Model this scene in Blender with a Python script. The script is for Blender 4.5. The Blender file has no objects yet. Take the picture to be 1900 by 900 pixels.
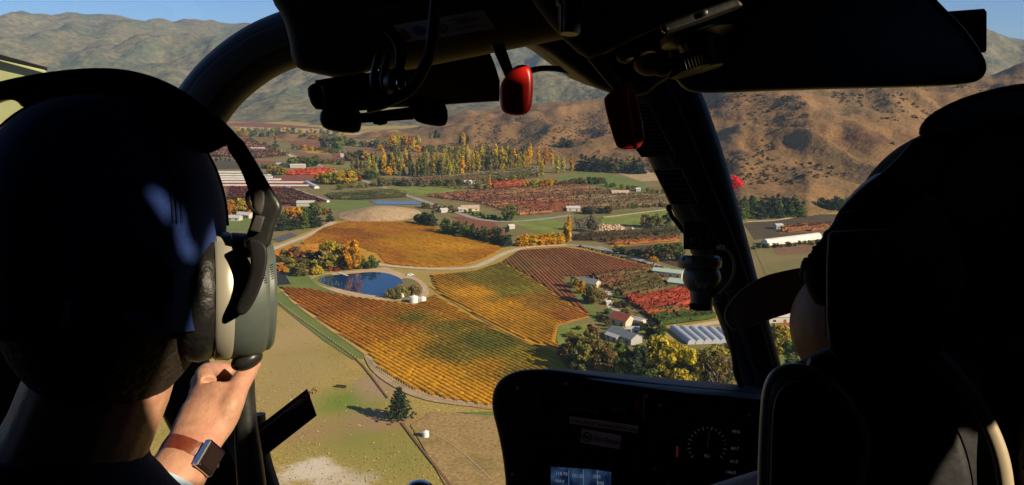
import bpy, bmesh, math, random
import numpy as np
from mathutils import Vector, Matrix, noise, geometry
random.seed(7); np.random.seed(7)
scene = bpy.context.scene
COL = scene.collection
# ------------------------------------------------------------------ camera
F = 1500.0; W, HH = 1900.0, 900.0          # focal length in photo pixels
PITCH = math.radians(11.3); CAMZ = 120.0
cam_data = bpy.data.cameras.new('camera'); cam = bpy.data.objects.new('camera', cam_data); COL.objects.link(cam)
cam_data.sensor_width = 36.0; cam_data.lens = 36.0 * F / W
cam_data.clip_start = 0.02; cam_data.clip_end = 60000
cam.location = (0, 0, CAMZ); cam.rotation_euler = (math.pi / 2 - PITCH, 0, 0)
scene.camera = cam
# ------------------------------------------------------------------ sky and sun
SUN_AZ = math.radians(60)                  # angle from straight behind towards the right
SUN_EL = math.radians(27)
to_sun = Vector((math.sin(SUN_AZ) * math.cos(SUN_EL), -math.cos(SUN_AZ) * math.cos(SUN_EL), math.sin(SUN_EL)))
world = bpy.data.worlds.new('World'); scene.world = world; world.use_nodes = True
wn = world.node_tree.nodes; wl = world.node_tree.links
sky = wn.new('ShaderNodeTexSky'); sky.sky_type = 'NISHITA'; sky.sun_disc = False
sky.sun_elevation = SUN_EL; sky.sun_rotation = math.atan2(to_sun.x, to_sun.y)
sky.altitude = 3000; sky.air_density = 1.0; sky.dust_density = 0.0; sky.ozone_density = 8.0
wl.new(sky.outputs[0], wn['Background'].inputs[0]); wn['Background'].inputs[1].default_value = 0.075
sd = bpy.data.lights.new('sun', 'SUN'); sd.energy = 5.0; sd.angle = math.radians(0.5); sd.color = (1.0, 0.82, 0.57)
so = bpy.data.objects.new('sun', sd); COL.objects.link(so); so.location = (200, -200, 400)
so.rotation_euler = (-to_sun).to_track_quat('-Z', 'Y').to_euler()
vs = scene.view_settings; vs.view_transform = 'Standard'; vs.look = 'None'; vs.gamma = 1.0; vs.exposure = 0.55
vs.use_curve_mapping = False
scene.render.engine = 'CYCLES'
scene.cycles.transparent_max_bounces = 16
# ------------------------------------------------------------------ pixel helpers
fwd = Vector((0, math.cos(PITCH), -math.sin(PITCH))); up = Vector((0, math.sin(PITCH), math.cos(PITCH)))
CAM = Vector((0, 0, CAMZ))
def ray(px, py):
    return fwd + Vector(((px - 950) / F, 0, 0)) + up * ((450 - py) / F)
def C(px, py, d):                          # point at depth d metres in front of the lens
    return CAM + ray(px, py) * d
def G(px, py, z=0.0):                      # point where the ray meets the ground
    r = ray(px, py); t = (CAMZ - z) / -r.z
    p = CAM + r * t; return Vector((p.x, p.y, z))
def scale_at(px, py):                      # metres for each photo pixel at that ground point
    return (G(px, py) - CAM).dot(fwd) / F
# ------------------------------------------------------------------ tags
def tag(o, label=None, cat=None, group=None, kind=None):
    if label: o['label'] = label
    if cat: o['category'] = cat
    if group: o['group'] = group
    if kind: o['kind'] = kind
    return o
def empty(name, loc=(0, 0, 0), rz=0.0):
    o = bpy.data.objects.new(name, None); COL.objects.link(o); o.location = loc; o.rotation_euler = (0, 0, rz)
    o.empty_display_size = 0.2
    return o
def link(name, me, mat=None, parent=None):
    o = bpy.data.objects.new(name, me); COL.objects.link(o)
    if mat and not me.materials: me.materials.append(mat)
    if parent:
        o.parent = parent
    return o
# ------------------------------------------------------------------ materials
MATS = {}
def ramp_noise_mat(name, cols, scale, rough=0.9, bump=0.0, bscale=None, detail=6, coords='Object', fine=None, fine_amt=0.3, spec=0.2, contrast=(0.35, 0.65), stretch=None):
    m = bpy.data.materials.new(name); m.use_nodes = True
    n, l = m.node_tree.nodes, m.node_tree.links; b = n['Principled BSDF']
    b.inputs['Roughness'].default_value = rough; b.inputs['Specular IOR Level'].default_value = spec
    tc = n.new('ShaderNodeTexCoord'); src = tc.outputs[coords]
    if stretch:
        mp = n.new('ShaderNodeMapping'); mp.inputs['Scale'].default_value = stretch; l.new(src, mp.inputs[0]); src = mp.outputs[0]
    t = n.new('ShaderNodeTexNoise'); t.inputs['Scale'].default_value = scale; t.inputs['Detail'].default_value = detail; t.inputs['Roughness'].default_value = 0.6
    l.new(src, t.inputs['Vector'])
    r = n.new('ShaderNodeValToRGB'); l.new(t.outputs[0], r.inputs[0]); e = r.color_ramp.elements
    while len(e) < len(cols): e.new(0.5)
    for i, c in enumerate(cols):
        e[i].position = contrast[0] + (contrast[1] - contrast[0]) * i / max(1, len(cols) - 1); e[i].color = (*c, 1)
    out = r.outputs[0]
    if fine:
        t2 = n.new('ShaderNodeTexNoise'); t2.inputs['Scale'].default_value = fine; t2.inputs['Detail'].default_value = 4; l.new(src, t2.inputs['Vector'])
        mr = n.new('ShaderNodeMapRange'); mr.inputs[1].default_value = 0.3; mr.inputs[2].default_value = 0.7
        mr.inputs[3].default_value = 1 - fine_amt; mr.inputs[4].default_value = 1 + fine_amt; l.new(t2.outputs[0], mr.inputs[0])
        mx = n.new('ShaderNodeMix'); mx.data_type = 'RGBA'; mx.blend_type = 'MULTIPLY'; mx.inputs[0].default_value = 1
        l.new(out, mx.inputs[6]); l.new(mr.outputs[0], mx.inputs[7]); out = mx.outputs[2]
    l.new(out, b.inputs['Base Color'])
    if bump:
        t3 = n.new('ShaderNodeTexNoise'); t3.inputs['Scale'].default_value = bscale or scale * 4; t3.inputs['Detail'].default_value = 8; l.new(src, t3.inputs['Vector'])
        bp = n.new('ShaderNodeBump'); bp.inputs['Strength'].default_value = 1.0; bp.inputs['Distance'].default_value = bump
        l.new(t3.outputs[0], bp.inputs['Height']); l.new(bp.outputs[0], b.inputs['Normal'])
    MATS[name] = m; return m
def plain(name, col, rough=0.6, metal=0.0, spec=0.4, vary=0.12, scale=30.0, bump=0.0, sheen=0.0):
    m = bpy.data.materials.new(name); m.use_nodes = True
    n, l = m.node_tree.nodes, m.node_tree.links; b = n['Principled BSDF']
    b.inputs['Roughness'].default_value = rough; b.inputs['Metallic'].default_value = metal; b.inputs['Specular IOR Level'].default_value = spec
    if sheen: b.inputs['Sheen Weight'].default_value = sheen
    tc = n.new('ShaderNodeTexCoord'); t = n.new('ShaderNodeTexNoise'); t.inputs['Scale'].default_value = scale; t.inputs['Detail'].default_value = 5
    l.new(tc.outputs['Object'], t.inputs['Vector'])
    r = n.new('ShaderNodeValToRGB'); l.new(t.outputs[0], r.inputs[0])
    r.color_ramp.elements[0].position = 0.3; r.color_ramp.elements[0].color = (*[c * (1 - vary) for c in col], 1)
    r.color_ramp.elements[1].position = 0.7; r.color_ramp.elements[1].color = (*[c * (1 + vary) for c in col], 1)
    l.new(r.outputs[0], b.inputs['Base Color'])
    if bump:
        bp = n.new('ShaderNodeBump'); bp.inputs['Distance'].default_value = bump; l.new(t.outputs[0], bp.inputs['Height']); l.new(bp.outputs[0], b.inputs['Normal'])
    MATS[name] = m; return m
def vcol_mat(name, translucent=0.25, rough=0.85, objvar=0.0):
    m = bpy.data.materials.new(name); m.use_nodes = True
    n, l = m.node_tree.nodes, m.node_tree.links; b = n['Principled BSDF']; b.inputs['Roughness'].default_value = rough; b.inputs['Specular IOR Level'].default_value = 0.15
    a = n.new('ShaderNodeAttribute'); a.attribute_name = 'Col'; col = a.outputs[0]
    if objvar:
        oi = n.new('ShaderNodeObjectInfo'); mr = n.new('ShaderNodeMapRange'); mr.inputs[3].default_value = 1 - objvar; mr.inputs[4].default_value = 1 + objvar
        l.new(oi.outputs['Random'], mr.inputs[0]); mx = n.new('ShaderNodeMix'); mx.data_type = 'RGBA'; mx.blend_type = 'MULTIPLY'; mx.inputs[0].default_value = 1
        l.new(col, mx.inputs[6]); l.new(mr.outputs[0], mx.inputs[7]); col = mx.outputs[2]
        hs = n.new('ShaderNodeHueSaturation'); mr2 = n.new('ShaderNodeMapRange'); mr2.inputs[3].default_value = 0.485; mr2.inputs[4].default_value = 0.52
        ml = n.new('ShaderNodeMath'); ml.operation = 'MULTIPLY'; ml.inputs[1].default_value = 7.31; l.new(oi.outputs['Random'], ml.inputs[0])
        fr = n.new('ShaderNodeMath'); fr.operation = 'FRACT'; l.new(ml.outputs[0], fr.inputs[0]); l.new(fr.outputs[0], mr2.inputs[0]); l.new(mr2.outputs[0], hs.inputs['Hue'])
        l.new(col, hs.inputs['Color']); col = hs.outputs[0]
    l.new(col, b.inputs['Base Color'])
    if translucent:
        tr = n.new('ShaderNodeBsdfTranslucent'); l.new(col, tr.inputs[0]); mx = n.new('ShaderNodeMixShader'); mx.inputs[0].default_value = translucent
        l.new(b.outputs[0], mx.inputs[1]); l.new(tr.outputs[0], mx.inputs[2]); l.new(mx.outputs[0], n['Material Output'].inputs[0])
    MATS[name] = m; return m
LEAF = vcol_mat('leaf', 0.3, objvar=0.22); VINE = vcol_mat('vine_leaf', 0.2); SCRUB = vcol_mat('scrub_leaf', 0.1)
BARK = plain('bark', (0.10, 0.075, 0.05), 0.95, vary=0.3, scale=3)
PALEBARK = plain('pale_bark', (0.36, 0.31, 0.25), 0.95, vary=0.3, scale=3)
# ------------------------------------------------------------------ numpy meshes
def np_mesh(name, v, f, col=None, smooth=False):
    me = bpy.data.meshes.new(name); v = np.asarray(v, np.float32); f = np.asarray(f, np.int32); k = f.shape[1]
    me.vertices.add(len(v)); me.vertices.foreach_set('co', v.ravel())
    me.loops.add(f.size); me.loops.foreach_set('vertex_index', f.ravel())
    me.polygons.add(len(f)); me.polygons.foreach_set('loop_start', np.arange(0, f.size, k, dtype=np.int32))
    me.update(calc_edges=True)
    if col is not None:
        c = me.color_attributes.new('Col', 'FLOAT_COLOR', 'POINT'); cc = np.ones((len(v), 4), np.float32); cc[:, :3] = col; c.data.foreach_set('color', cc.ravel())
    if smooth: me.polygons.foreach_set('use_smooth', np.ones(len(f), bool))
    me.validate(); return me
def poly_mesh(name, pts):                  # flat polygon, triangulated
    tris = geometry.tessellate_polygon([[Vector((p.x, p.y, 0)) for p in pts]])
    me = bpy.data.meshes.new(name); me.from_pydata([tuple(p) for p in pts], [], [tuple(t) for t in tris]); me.update()
    for p in me.polygons:
        if p.normal.z < 0: p.flip()
    return me
def smooth_poly(px, n=3, closed=True):     # Chaikin
    for _ in range(n):
        q = []; m = len(px)
        for i in range(m if closed else m - 1):
            a, b = px[i], px[(i + 1) % m]
            q += [(a[0] * .75 + b[0] * .25, a[1] * .75 + b[1] * .25), (a[0] * .25 + b[0] * .75, a[1] * .25 + b[1] * .75)]
        if not closed: q = [px[0]] + q + [px[-1]]
        px = q
    return px
LAYER = [0.05]
def field(name, px, mat, label=None, smooth=0, z=None):
    if smooth: px = smooth_poly(px, smooth)
    LAYER[0] += 0.004
    pts = [G(*p) for p in px]; c = sum(pts, Vector()) / len(pts); zz = z if z is not None else LAYER[0]
    me = poly_mesh(name, [Vector((p.x - c.x, p.y - c.y, 0)) for p in pts])
    o = link(name, me, mat); o.location = (c.x, c.y, zz); tag(o, kind='structure')
    if label: o['label'] = label
    return o
def strip(name, px, width, mat, smooth=2, z=None):
    if smooth: px = smooth_poly(px, smooth, False)
    P = [G(*p) for p in px]; LAYER[0] += 0.004; zz = z if z is not None else LAYER[0] + 0.02
    v, f = [], []
    for i, p in enumerate(P):
        t = (P[min(i + 1, len(P) - 1)] - P[max(i - 1, 0)]).normalized(); nn = Vector((-t.y, t.x, 0))
        w = width * (1 + 0.18 * noise.noise(Vector((p.x * 0.05, p.y * 0.05, 3))))
        v += [tuple(p + nn * w / 2), tuple(p - nn * w / 2)]
        if i: k = 2 * i; f.append((k - 2, k - 1, k + 1, k))
    me = bpy.data.meshes.new(name); me.from_pydata(v, [], f); me.update()
    for q in me.polygons:
        if q.normal.z < 0: q.flip()
    o = link(name, me, mat); o.location.z = zz; tag(o, kind='structure'); return o
# rows of vines or orchard trees clipped to a polygon
def pal_color(P, anchors, amp=0.35, nscale=0.03):
    A = np.array([list(G(a[0], a[1]))[:2] for a in anchors]); Cc = np.array([a[2] for a in anchors])
    d = np.sqrt(((P[:, None, :2] - A[None]) ** 2).sum(2)); d = np.maximum(d, 3.0)
    jit = np.array([noise.noise(Vector((x * nscale, y * nscale, 1.0))) for x, y in P[:, :2]])
    jit2 = np.array([noise.noise(Vector((x * nscale * 5, y * nscale * 5, 5.0))) for x, y in P[:, :2]])
    w = 1 / d ** 4.0 * np.exp(np.stack([1.6 * np.sin(jit * 5 + i * 2.1) for i in range(len(A))], 1)); w /= w.sum(1, keepdims=True)
    c = w @ Cc
    return c * (1 + amp * jit[:, None] + 0.35 * amp * jit2[:, None])
def rows(name, px, dpx, spacing, h, w, seg, anchors, label, cat='vineyard', amp=0.4, gap=0.03, jit=0.14, inset=1.0, smooth=0, rowvar=0.06, cardn=1, cj=.13, cs=(.14, .18)):
    if smooth: px = smooth_poly(px, smooth)
    poly = [G(*p) for p in px]; a, b = G(*dpx[0]), G(*dpx[1]); u = (b - a); u.z = 0; u.normalize(); nv = Vector((-u.y, u.x, 0))
    pu = [(p.dot(u), p.dot(nv)) for p in poly]; lo = min(q[1] for q in pu); hi = max(q[1] for q in pu)
    V, Fc, Cl = [], [], []; base = 0; k = lo + spacing * 0.6
    while k < hi:
        xs = []
        for i in range(len(pu)):
            (x0, y0), (x1, y1) = pu[i], pu[(i + 1) % len(pu)]
            if (y0 <= k) != (y1 <= k): xs.append(x0 + (x1 - x0) * (k - y0) / (y1 - y0))
        xs.sort()
        for s0, s1 in zip(xs[0::2], xs[1::2]):
            s0 += inset; s1 -= inset
            n = int((s1 - s0) / seg)
            if n < 2: continue
            s = np.linspace(s0, s1, n + 1); cen = np.outer(s, np.array(u)) + np.outer(np.ones(n + 1) * k, np.array(nv))
            col = pal_color(cen, anchors, amp) * (1 + rowvar * np.random.randn())
            hs = h * (1 + jit * np.random.randn(n + 1) * 0.5); hs[np.random.rand(n + 1) < gap] *= 0.35
            prof = [(-.5, .15), (-.45, .72), (.0, 1.0), (.45, .72), (.5, .15)]
            vv = np.zeros((n + 1, 5, 3)); cc = np.zeros((n + 1, 5, 3))
            for j, (ox, oz) in enumerate(prof):
                off = (ox * w * (1 + jit * np.random.randn(n + 1)))
                vv[:, j] = cen + np.outer(off, np.array(nv)) + np.outer(np.random.randn(n + 1) * seg * .2, np.array(u)); vv[:, j, 2] = oz * hs * (1 + .15 * np.random.randn(n + 1))
                cc[:, j] = np.clip(col * (1 + cj * np.random.randn(n + 1))[:, None], .004, .9)
            i0 = base + np.arange(n)[:, None] * 5 + np.arange(4)[None]; q = np.stack([i0, i0 + 5, i0 + 6, i0 + 1], 2).reshape(-1, 4)
            V.append(vv.reshape(-1, 3)); Cl.append(cc.reshape(-1, 3)); Fc.append(q); base += (n + 1) * 5
            m = n * cardn                   # loose leaf clumps standing out of the row
            if m:
                ii = np.random.randint(0, n + 1, m); p = cen[ii] + np.outer(np.random.randn(m) * w * .4, np.array(nv)) + np.outer(np.random.randn(m) * seg, np.array(u)); p[:, 2] = h * (.55 + .55 * np.random.rand(m))
                d1 = np.random.randn(m, 3); d1 /= np.linalg.norm(d1, axis=1)[:, None]; d2 = np.cross(d1, np.random.randn(m, 3)); d2 /= np.linalg.norm(d2, axis=1)[:, None]
                sz = w * (cs[0] + cs[1] * np.random.rand(m))[:, None]
                qv = np.stack([p - d1 * sz - d2 * sz, p + d1 * sz - d2 * sz, p + d1 * sz + d2 * sz, p - d1 * sz + d2 * sz], 1).reshape(-1, 3)
                V.append(qv); Fc.append(base + np.arange(m * 4).reshape(-1, 4)); Cl.append(np.repeat(np.clip(col[ii] * (1 + cj * np.random.randn(m))[:, None], .004, .9), 4, 0)); base += m * 4
        k += spacing
    c = sum(poly, Vector()) / len(poly); v = np.concatenate(V) - np.array([c.x, c.y, 0])
    o = link(name, np_mesh(name, v, np.concatenate(Fc), np.concatenate(Cl)), VINE); o.location = (c.x, c.y, LAYER[0]); tag(o, label, cat, kind='stuff'); return o
# ------------------------------------------------------------------ trees
def leaf_mesh(name, clumps, nleaf, size, palette, squash=1.0):
    # clumps: (centre, radii); leaves on and inside each clump, coloured leaf by leaf
    vol = np.array([c[1][0] * c[1][1] * c[1][2] for c in clumps]) ** .67; cnt = np.maximum(4, (nleaf * vol / vol.sum()).astype(int))
    V, Cc = [], []
    for (cx, rr), n in zip(clumps, cnt):
        d = np.random.randn(n, 3); d /= np.linalg.norm(d, axis=1)[:, None]; r = np.random.rand(n, 1) ** .4
        p = np.array(cx) + d * r * np.array(rr)
        nrm = d + .7 * np.random.randn(n, 3); nrm /= np.linalg.norm(nrm, axis=1)[:, None]
        t = np.cross(nrm, np.random.randn(n, 3)); t /= np.linalg.norm(t, axis=1)[:, None]; b = np.cross(nrm, t)
        s = size * (.6 + .8 * np.random.rand(n, 1)); a = t * s; bb = b * s * .75
        V.append(np.stack([p - a, p - bb, p + a, p + bb], 1).reshape(-1, 3))
        pc = np.array(random.choice(palette)); other = np.array([random.choice(palette) for _ in range(n)])
        mix = np.random.rand(n, 1) * .55; c = (pc * (1 - mix) + other * mix) * (1 + .2 * np.random.randn(n, 1)); Cc.append(np.repeat(np.clip(c, .004, .9), 4, 0))
    v = np.concatenate(V); v[:, 2] = np.maximum(v[:, 2], .01)
    return np_mesh(name, v, np.arange(len(v)).reshape(-1, 4), np.concatenate(Cc))
def trunk_mesh(h, r, limbs):
    v, f = [], []
    def seg(a, b, r0, r1, n=6):
        a, b = Vector(a), Vector(b); t = (b - a).normalized(); x = t.orthogonal().normalized(); y = t.cross(x); k = len(v)
        for p, rr in ((a, r0), (b, r1)):
            for i in range(n):
                q = p + (x * math.cos(6.283 * i / n) + y * math.sin(6.283 * i / n)) * rr; v.append(tuple(q))
        for i in range(n): f.append((k + i, k + (i + 1) % n, k + n + (i + 1) % n, k + n + i))
    seg((0, 0, 0), (.02 * h, 0, h * .5), r, r * .65); seg((.02 * h, 0, h * .5), (0, .01 * h, h), r * .65, r * .12)
    for a, b, rr in limbs: seg(a, b, rr, rr * .3, 5)
    me = bpy.data.meshes.new('trunk'); me.from_pydata(v, [], f); me.update(); return me
def clumps_for(kind):
    cl = []
    if kind == 'poplar':
        for i in range(26):
            z = .06 + .9 * random.random(); r = .105 * (math.sin(min(1, (z + .08) * 1.0) * math.pi * .92) ** .6) * (.75 + .5 * random.random()); a = random.random() * 6.28; o = r * .45
            cl.append(((o * math.cos(a), o * math.sin(a), z), (r * .62, r * .62, .085)))
    elif kind == 'round':
        for i in range(30):
            a = random.random() * 6.28; z = random.random(); zz = .14 + .78 * z; R = .38 * math.sin(math.pi * (.14 + .8 * z)) ** .7 * random.random() ** .4
            r = .09 + .08 * random.random(); cl.append(((R * math.cos(a), R * math.sin(a), zz), (r, r, r * .85)))
    elif kind == 'shrub':
        for i in range(16):
            a = random.random() * 6.28; R = .5 * random.random() ** .6; r = .16 + .14 * random.random()
            cl.append(((R * math.cos(a), R * math.sin(a), .18 + .55 * random.random() * (1 - R)), (r, r, r * .95)))
    elif kind == 'conifer':
        for i in range(46):
            z = random.random() ** 1.3; R = .27 * (1 - z) ** .85 + .015; a = random.random() * 6.28; rr = R * (.35 + .6 * random.random())
            cl.append(((rr * math.cos(a), rr * math.sin(a), .07 + .9 * z), (.05 + R * .34, .05 + R * .34, .05)))
    elif kind == 'pine':
        for k in range(9):
            z = .1 + .82 * k / 8; R = .40 * (1 - k / 8.6) + .03; n = 7 if k < 6 else 4; ph = random.random() * 6
            for j in range(n):
                a = ph + 6.283 * j / n + random.random() * .4
                for q in (.35, .7, 1.0):
                    rr = R * q * (.85 + .3 * random.random()); cl.append(((rr * math.cos(a), rr * math.sin(a), z + .07 * q * q), (.065 * (1.25 - .4 * q), .065 * (1.25 - .4 * q), .035)))
    elif kind == 'bare':
        for i in range(22):
            a = random.random() * 6.28; z = random.random(); R = .26 * random.random() ** .5; r = .05 + .07 * random.random()
            cl.append(((R * math.cos(a), R * math.sin(a), .3 + .66 * z), (r, r, r * 1.3)))
    return cl
PAL = {'gold': [(.66, .38, .015), (.72, .42, .01), (.52, .33, .02)], 'yellowgreen': [(.42, .35, .035), (.33, .31, .04), (.50, .38, .025)],
       'green': [(.085, .14, .03), (.12, .18, .035), (.17, .20, .04)], 'dark': [(.025, .05, .025), (.035, .062, .03), (.05, .07, .035)],
       'orange': [(.58, .25, .012), (.64, .32, .01), (.44, .20, .02)], 'red': [(.38, .045, .02), (.46, .07, .02), (.28, .06, .025)],
       'brown': [(.20, .12, .045), (.26, .15, .05), (.16, .12, .045)], 'olive': [(.20, .18, .045), (.15, .15, .045), (.27, .22, .05)],
       'grey': [(.18, .17, .11), (.22, .19, .12), (.13, .13, .085)], 'scarlet': [(.85, .03, .02), (.75, .02, .015), (.9, .06, .03)]}
PROTO = {}
def proto(kind, pal, var):
    key = (kind, pal, var)
    if key not in PROTO:
        st = random.getstate(); random.seed(hash((len(kind), len(pal), sum(map(ord, kind + pal)), var)) % 99999); np.random.seed(sum(map(ord, kind + pal)) + var)
        n, s = {'poplar': (900, .032), 'round': (2100, .042), 'shrub': (700, .075), 'conifer': (1100, .036), 'pine': (3600, .026), 'bare': (650, .022)}[kind]
        cm = leaf_mesh('crown', clumps_for(kind), n, s, PAL[pal])
        limbs = []
        if kind in ('round', 'bare'):
            for i in range(9):
                a = random.random() * 6.28; z0 = .15 + .35 * random.random(); limbs.append(((0.01, 0, z0), (.25 * math.cos(a), .25 * math.sin(a), z0 + .25 + .15 * random.random()), .012))
        if kind == 'poplar':
            for i in range(5):
                a = random.random() * 6.28; z0 = .15 + .5 * random.random(); limbs.append(((0.01, 0, z0), (.05 * math.cos(a), .05 * math.sin(a), z0 + .18), .006))
        tm = trunk_mesh({'poplar': .9, 'round': .75, 'shrub': .5, 'conifer': .95, 'pine': .95, 'bare': .85}[kind], {'poplar': .014, 'round': .022, 'shrub': .03, 'conifer': .018, 'pine': .028, 'bare': .016}[kind], limbs)
        cm.materials.append(LEAF); tm.materials.append(PALEBARK if kind == 'bare' else BARK)
        PROTO[key] = (cm, tm); random.setstate(st)
    return PROTO[key]
TREENAME = {'poplar': 'poplar_tree', 'round': 'broadleaf_tree', 'shrub': 'shrub', 'conifer': 'conifer_tree', 'pine': 'pine_tree', 'bare': 'thin_tree'}
def tree(px, py, hpx, kind, pal, label, group=None, wide=1.0, cat=None):
    p = G(px, py); h = hpx * scale_at(px, py); cm, tm = proto(kind, pal, random.randrange(3))
    e = empty(TREENAME[kind], p, random.random() * 6.28); e.scale = (h * wide, h * wide, h)
    tag(e, label, cat or ('shrub' if kind == 'shrub' else 'tree'), group)
    link('trunk', tm, None, e); link('crown', cm, None, e); return e
def hedge(p0, p1, n, hpx, kind, pals, label, jx, jy, jh, wide):
    V, Cc = [], []; o0 = G((p0[0] + p1[0]) / 2, (p0[1] + p1[1]) / 2)
    for i in range(n):
        t = (i + .5) / n + random.uniform(-.3, .3) / n; px = p0[0] + (p1[0] - p0[0]) * t + random.uniform(-jx, jx); py = p0[1] + (p1[1] - p0[1]) * t + random.uniform(-jy, jy)
        me = proto(kind, random.choice(pals), random.randrange(3))[0]; h = hpx * (1 + random.uniform(-jh, jh)) * scale_at(px, py); q = G(px, py) - o0
        v = np.zeros(len(me.vertices) * 3, np.float32); me.vertices.foreach_get('co', v); v = v.reshape(-1, 4, 3)[::2].reshape(-1, 3); cl = np.zeros(len(me.vertices) * 4, np.float32); me.color_attributes['Col'].data.foreach_get('color', cl); cl = cl.reshape(-1, 4, 4)[::2].reshape(-1, 4)[:, :3]
        cen = v.reshape(-1, 4, 3).mean(1, keepdims=True); v = ((v.reshape(-1, 4, 3) - cen) * 1.35 + cen).reshape(-1, 3)
        V.append(v * np.array([h * wide, h * wide, h]) + np.array(q)); Cc.append(cl * (1 + .2 * random.uniform(-1, 1)))
    v = np.concatenate(V); o = link('hedge', np_mesh('hedge', v, np.arange(len(v)).reshape(-1, 4), np.concatenate(Cc)), LEAF); o.location = o0; tag(o, label.replace('small tree', 'small trees').replace('tiny tree', 'tiny trees').replace('tiny dark tree', 'tiny dark trees').replace('low tree', 'low trees').replace(' bush ', ' bushes '), 'hedge', kind='stuff')
def tree_line(p0, p1, n, hpx, kind, pals, label, group, jx=2, jy=1.5, jh=.2, wide=1.0):
    if hpx <= 10 and kind in ('round', 'shrub'): return hedge(p0, p1, n, hpx, kind, pals, label, jx, jy, jh, wide)
    for i in range(n):
        t = (i + .5) / n + random.uniform(-.3, .3) / n; px = p0[0] + (p1[0] - p0[0]) * t + random.uniform(-jx, jx); py = p0[1] + (p1[1] - p0[1]) * t + random.uniform(-jy, jy)
        pal = random.choice(pals); tree(px, py, hpx * (1 + random.uniform(-jh, jh)), kind, pal, label, group, wide)
# ------------------------------------------------------------------ houses
def box_mesh(name, sx, sy, sz, z0=0.0):
    x, y = sx / 2, sy / 2; v = [(-x, -y, z0), (x, -y, z0), (x, y, z0), (-x, y, z0), (-x, -y, z0 + sz), (x, -y, z0 + sz), (x, y, z0 + sz), (-x, y, z0 + sz)]
    me = bpy.data.meshes.new(name); me.from_pydata(v, [], [(3, 2, 1, 0), (4, 5, 6, 7), (0, 1, 5, 4), (1, 2, 6, 5), (2, 3, 7, 6), (3, 0, 4, 7)]); me.update(); return me
WALLM = {'white': plain('white_wall', (.48, .45, .39), .8, vary=.12, scale=.6), 'cream': plain('cream_wall', (.62, .50, .36), .8, vary=.1, scale=.6),
         'brown': plain('brown_wall', (.28, .17, .10), .85, vary=.15, scale=.6), 'grey': plain('grey_wall', (.35, .35, .34), .8, vary=.1, scale=.6)}
ROOFM = {'white': plain('white_roof', (.50, .50, .48), .55, vary=.08, scale=.8), 'grey': plain('grey_roof', (.20, .22, .24), .55, vary=.15, scale=.8),
         'red': plain('red_roof', (.30, .08, .04), .75, vary=.2, scale=1.2), 'tan': plain('tan_roof', (.50, .36, .26), .75, vary=.15, scale=1), 'green': plain('pale_green_roof', (.42, .55, .44), .55, vary=.08, scale=.8), 'pale': plain('pale_roof', (.55, .54, .50), .6, vary=.1, scale=.8)}
PANE = plain('dark_pane', (.03, .035, .04), .15, spec=.6)
DOORM = plain('door_paint', (.16, .10, .06), .6)
def house(px, py, length, width, wall_h, roof_h, rot, wall, roof, label, name='house', group=None, detail=True, cat=None):
    length *= .84; width *= .84; wall_h *= .88; roof_h *= .88
    p = G(px, py); e = empty(name, (p.x, p.y, .02), math.radians(rot)); tag(e, label, cat or ('house' if name == 'house' else 'shed'), group)
    link('wall', box_mesh('wall', length, width, wall_h), WALLM[wall], e)
    x, y = length / 2 + .4, width / 2 + .5; t = .18; v = []
    for dz in (0, t): v += [(-x, -y, wall_h - .15 + dz), (x, -y, wall_h - .15 + dz), (x, 0, wall_h + roof_h + dz), (-x, 0, wall_h + roof_h + dz), (x, y, wall_h - .15 + dz), (-x, y, wall_h - .15 + dz)]
    fc = [(6, 7, 8, 9), (9, 8, 10, 11), (1, 0, 3, 2), (2, 3, 5, 4), (0, 1, 7, 6), (4, 5, 11, 10), (1, 2, 8, 7), (2, 4, 10, 8), (3, 0, 6, 9), (5, 3, 9, 11)]
    me = bpy.data.meshes.new('roof'); me.from_pydata(v, [], fc); me.update(); ro = link('roof', me, ROOFM[roof], e)
    gm = bpy.data.meshes.new('gable'); a, b = length / 2 - .01, width / 2; gm.from_pydata([(a, -b, wall_h), (a, b, wall_h), (a, 0, wall_h + roof_h * .97), (-a, -b, wall_h), (-a, b, wall_h), (-a, 0, wall_h + roof_h * .97)], [], [(0, 1, 2), (4, 3, 5)]); gm.update(); link('gable', gm, WALLM[wall], e)
    if detail:
        for s in (-1, 1):
            for k in range(max(2, int(length / 4.5))):
                xx = -length / 2 + length * (k + .5) / max(2, int(length / 4.5))
                o = link('door' if (k == 1 and s == -1) else 'window', box_mesh('pane', 1.5, .08, 1.1 if not (k == 1 and s == -1) else 2.0), PANE if not (k == 1 and s == -1) else DOORM, e); o.location = (xx, s * (width / 2 + .03), 1.0 if not (k == 1 and s == -1) else 0.02)
        if length > 11: o = link('chimney', box_mesh('chimney', .7, .7, 1.5), WALLM['brown'], ro); o.location = (length * .22, .6, wall_h + roof_h * .6)
    return e
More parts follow.
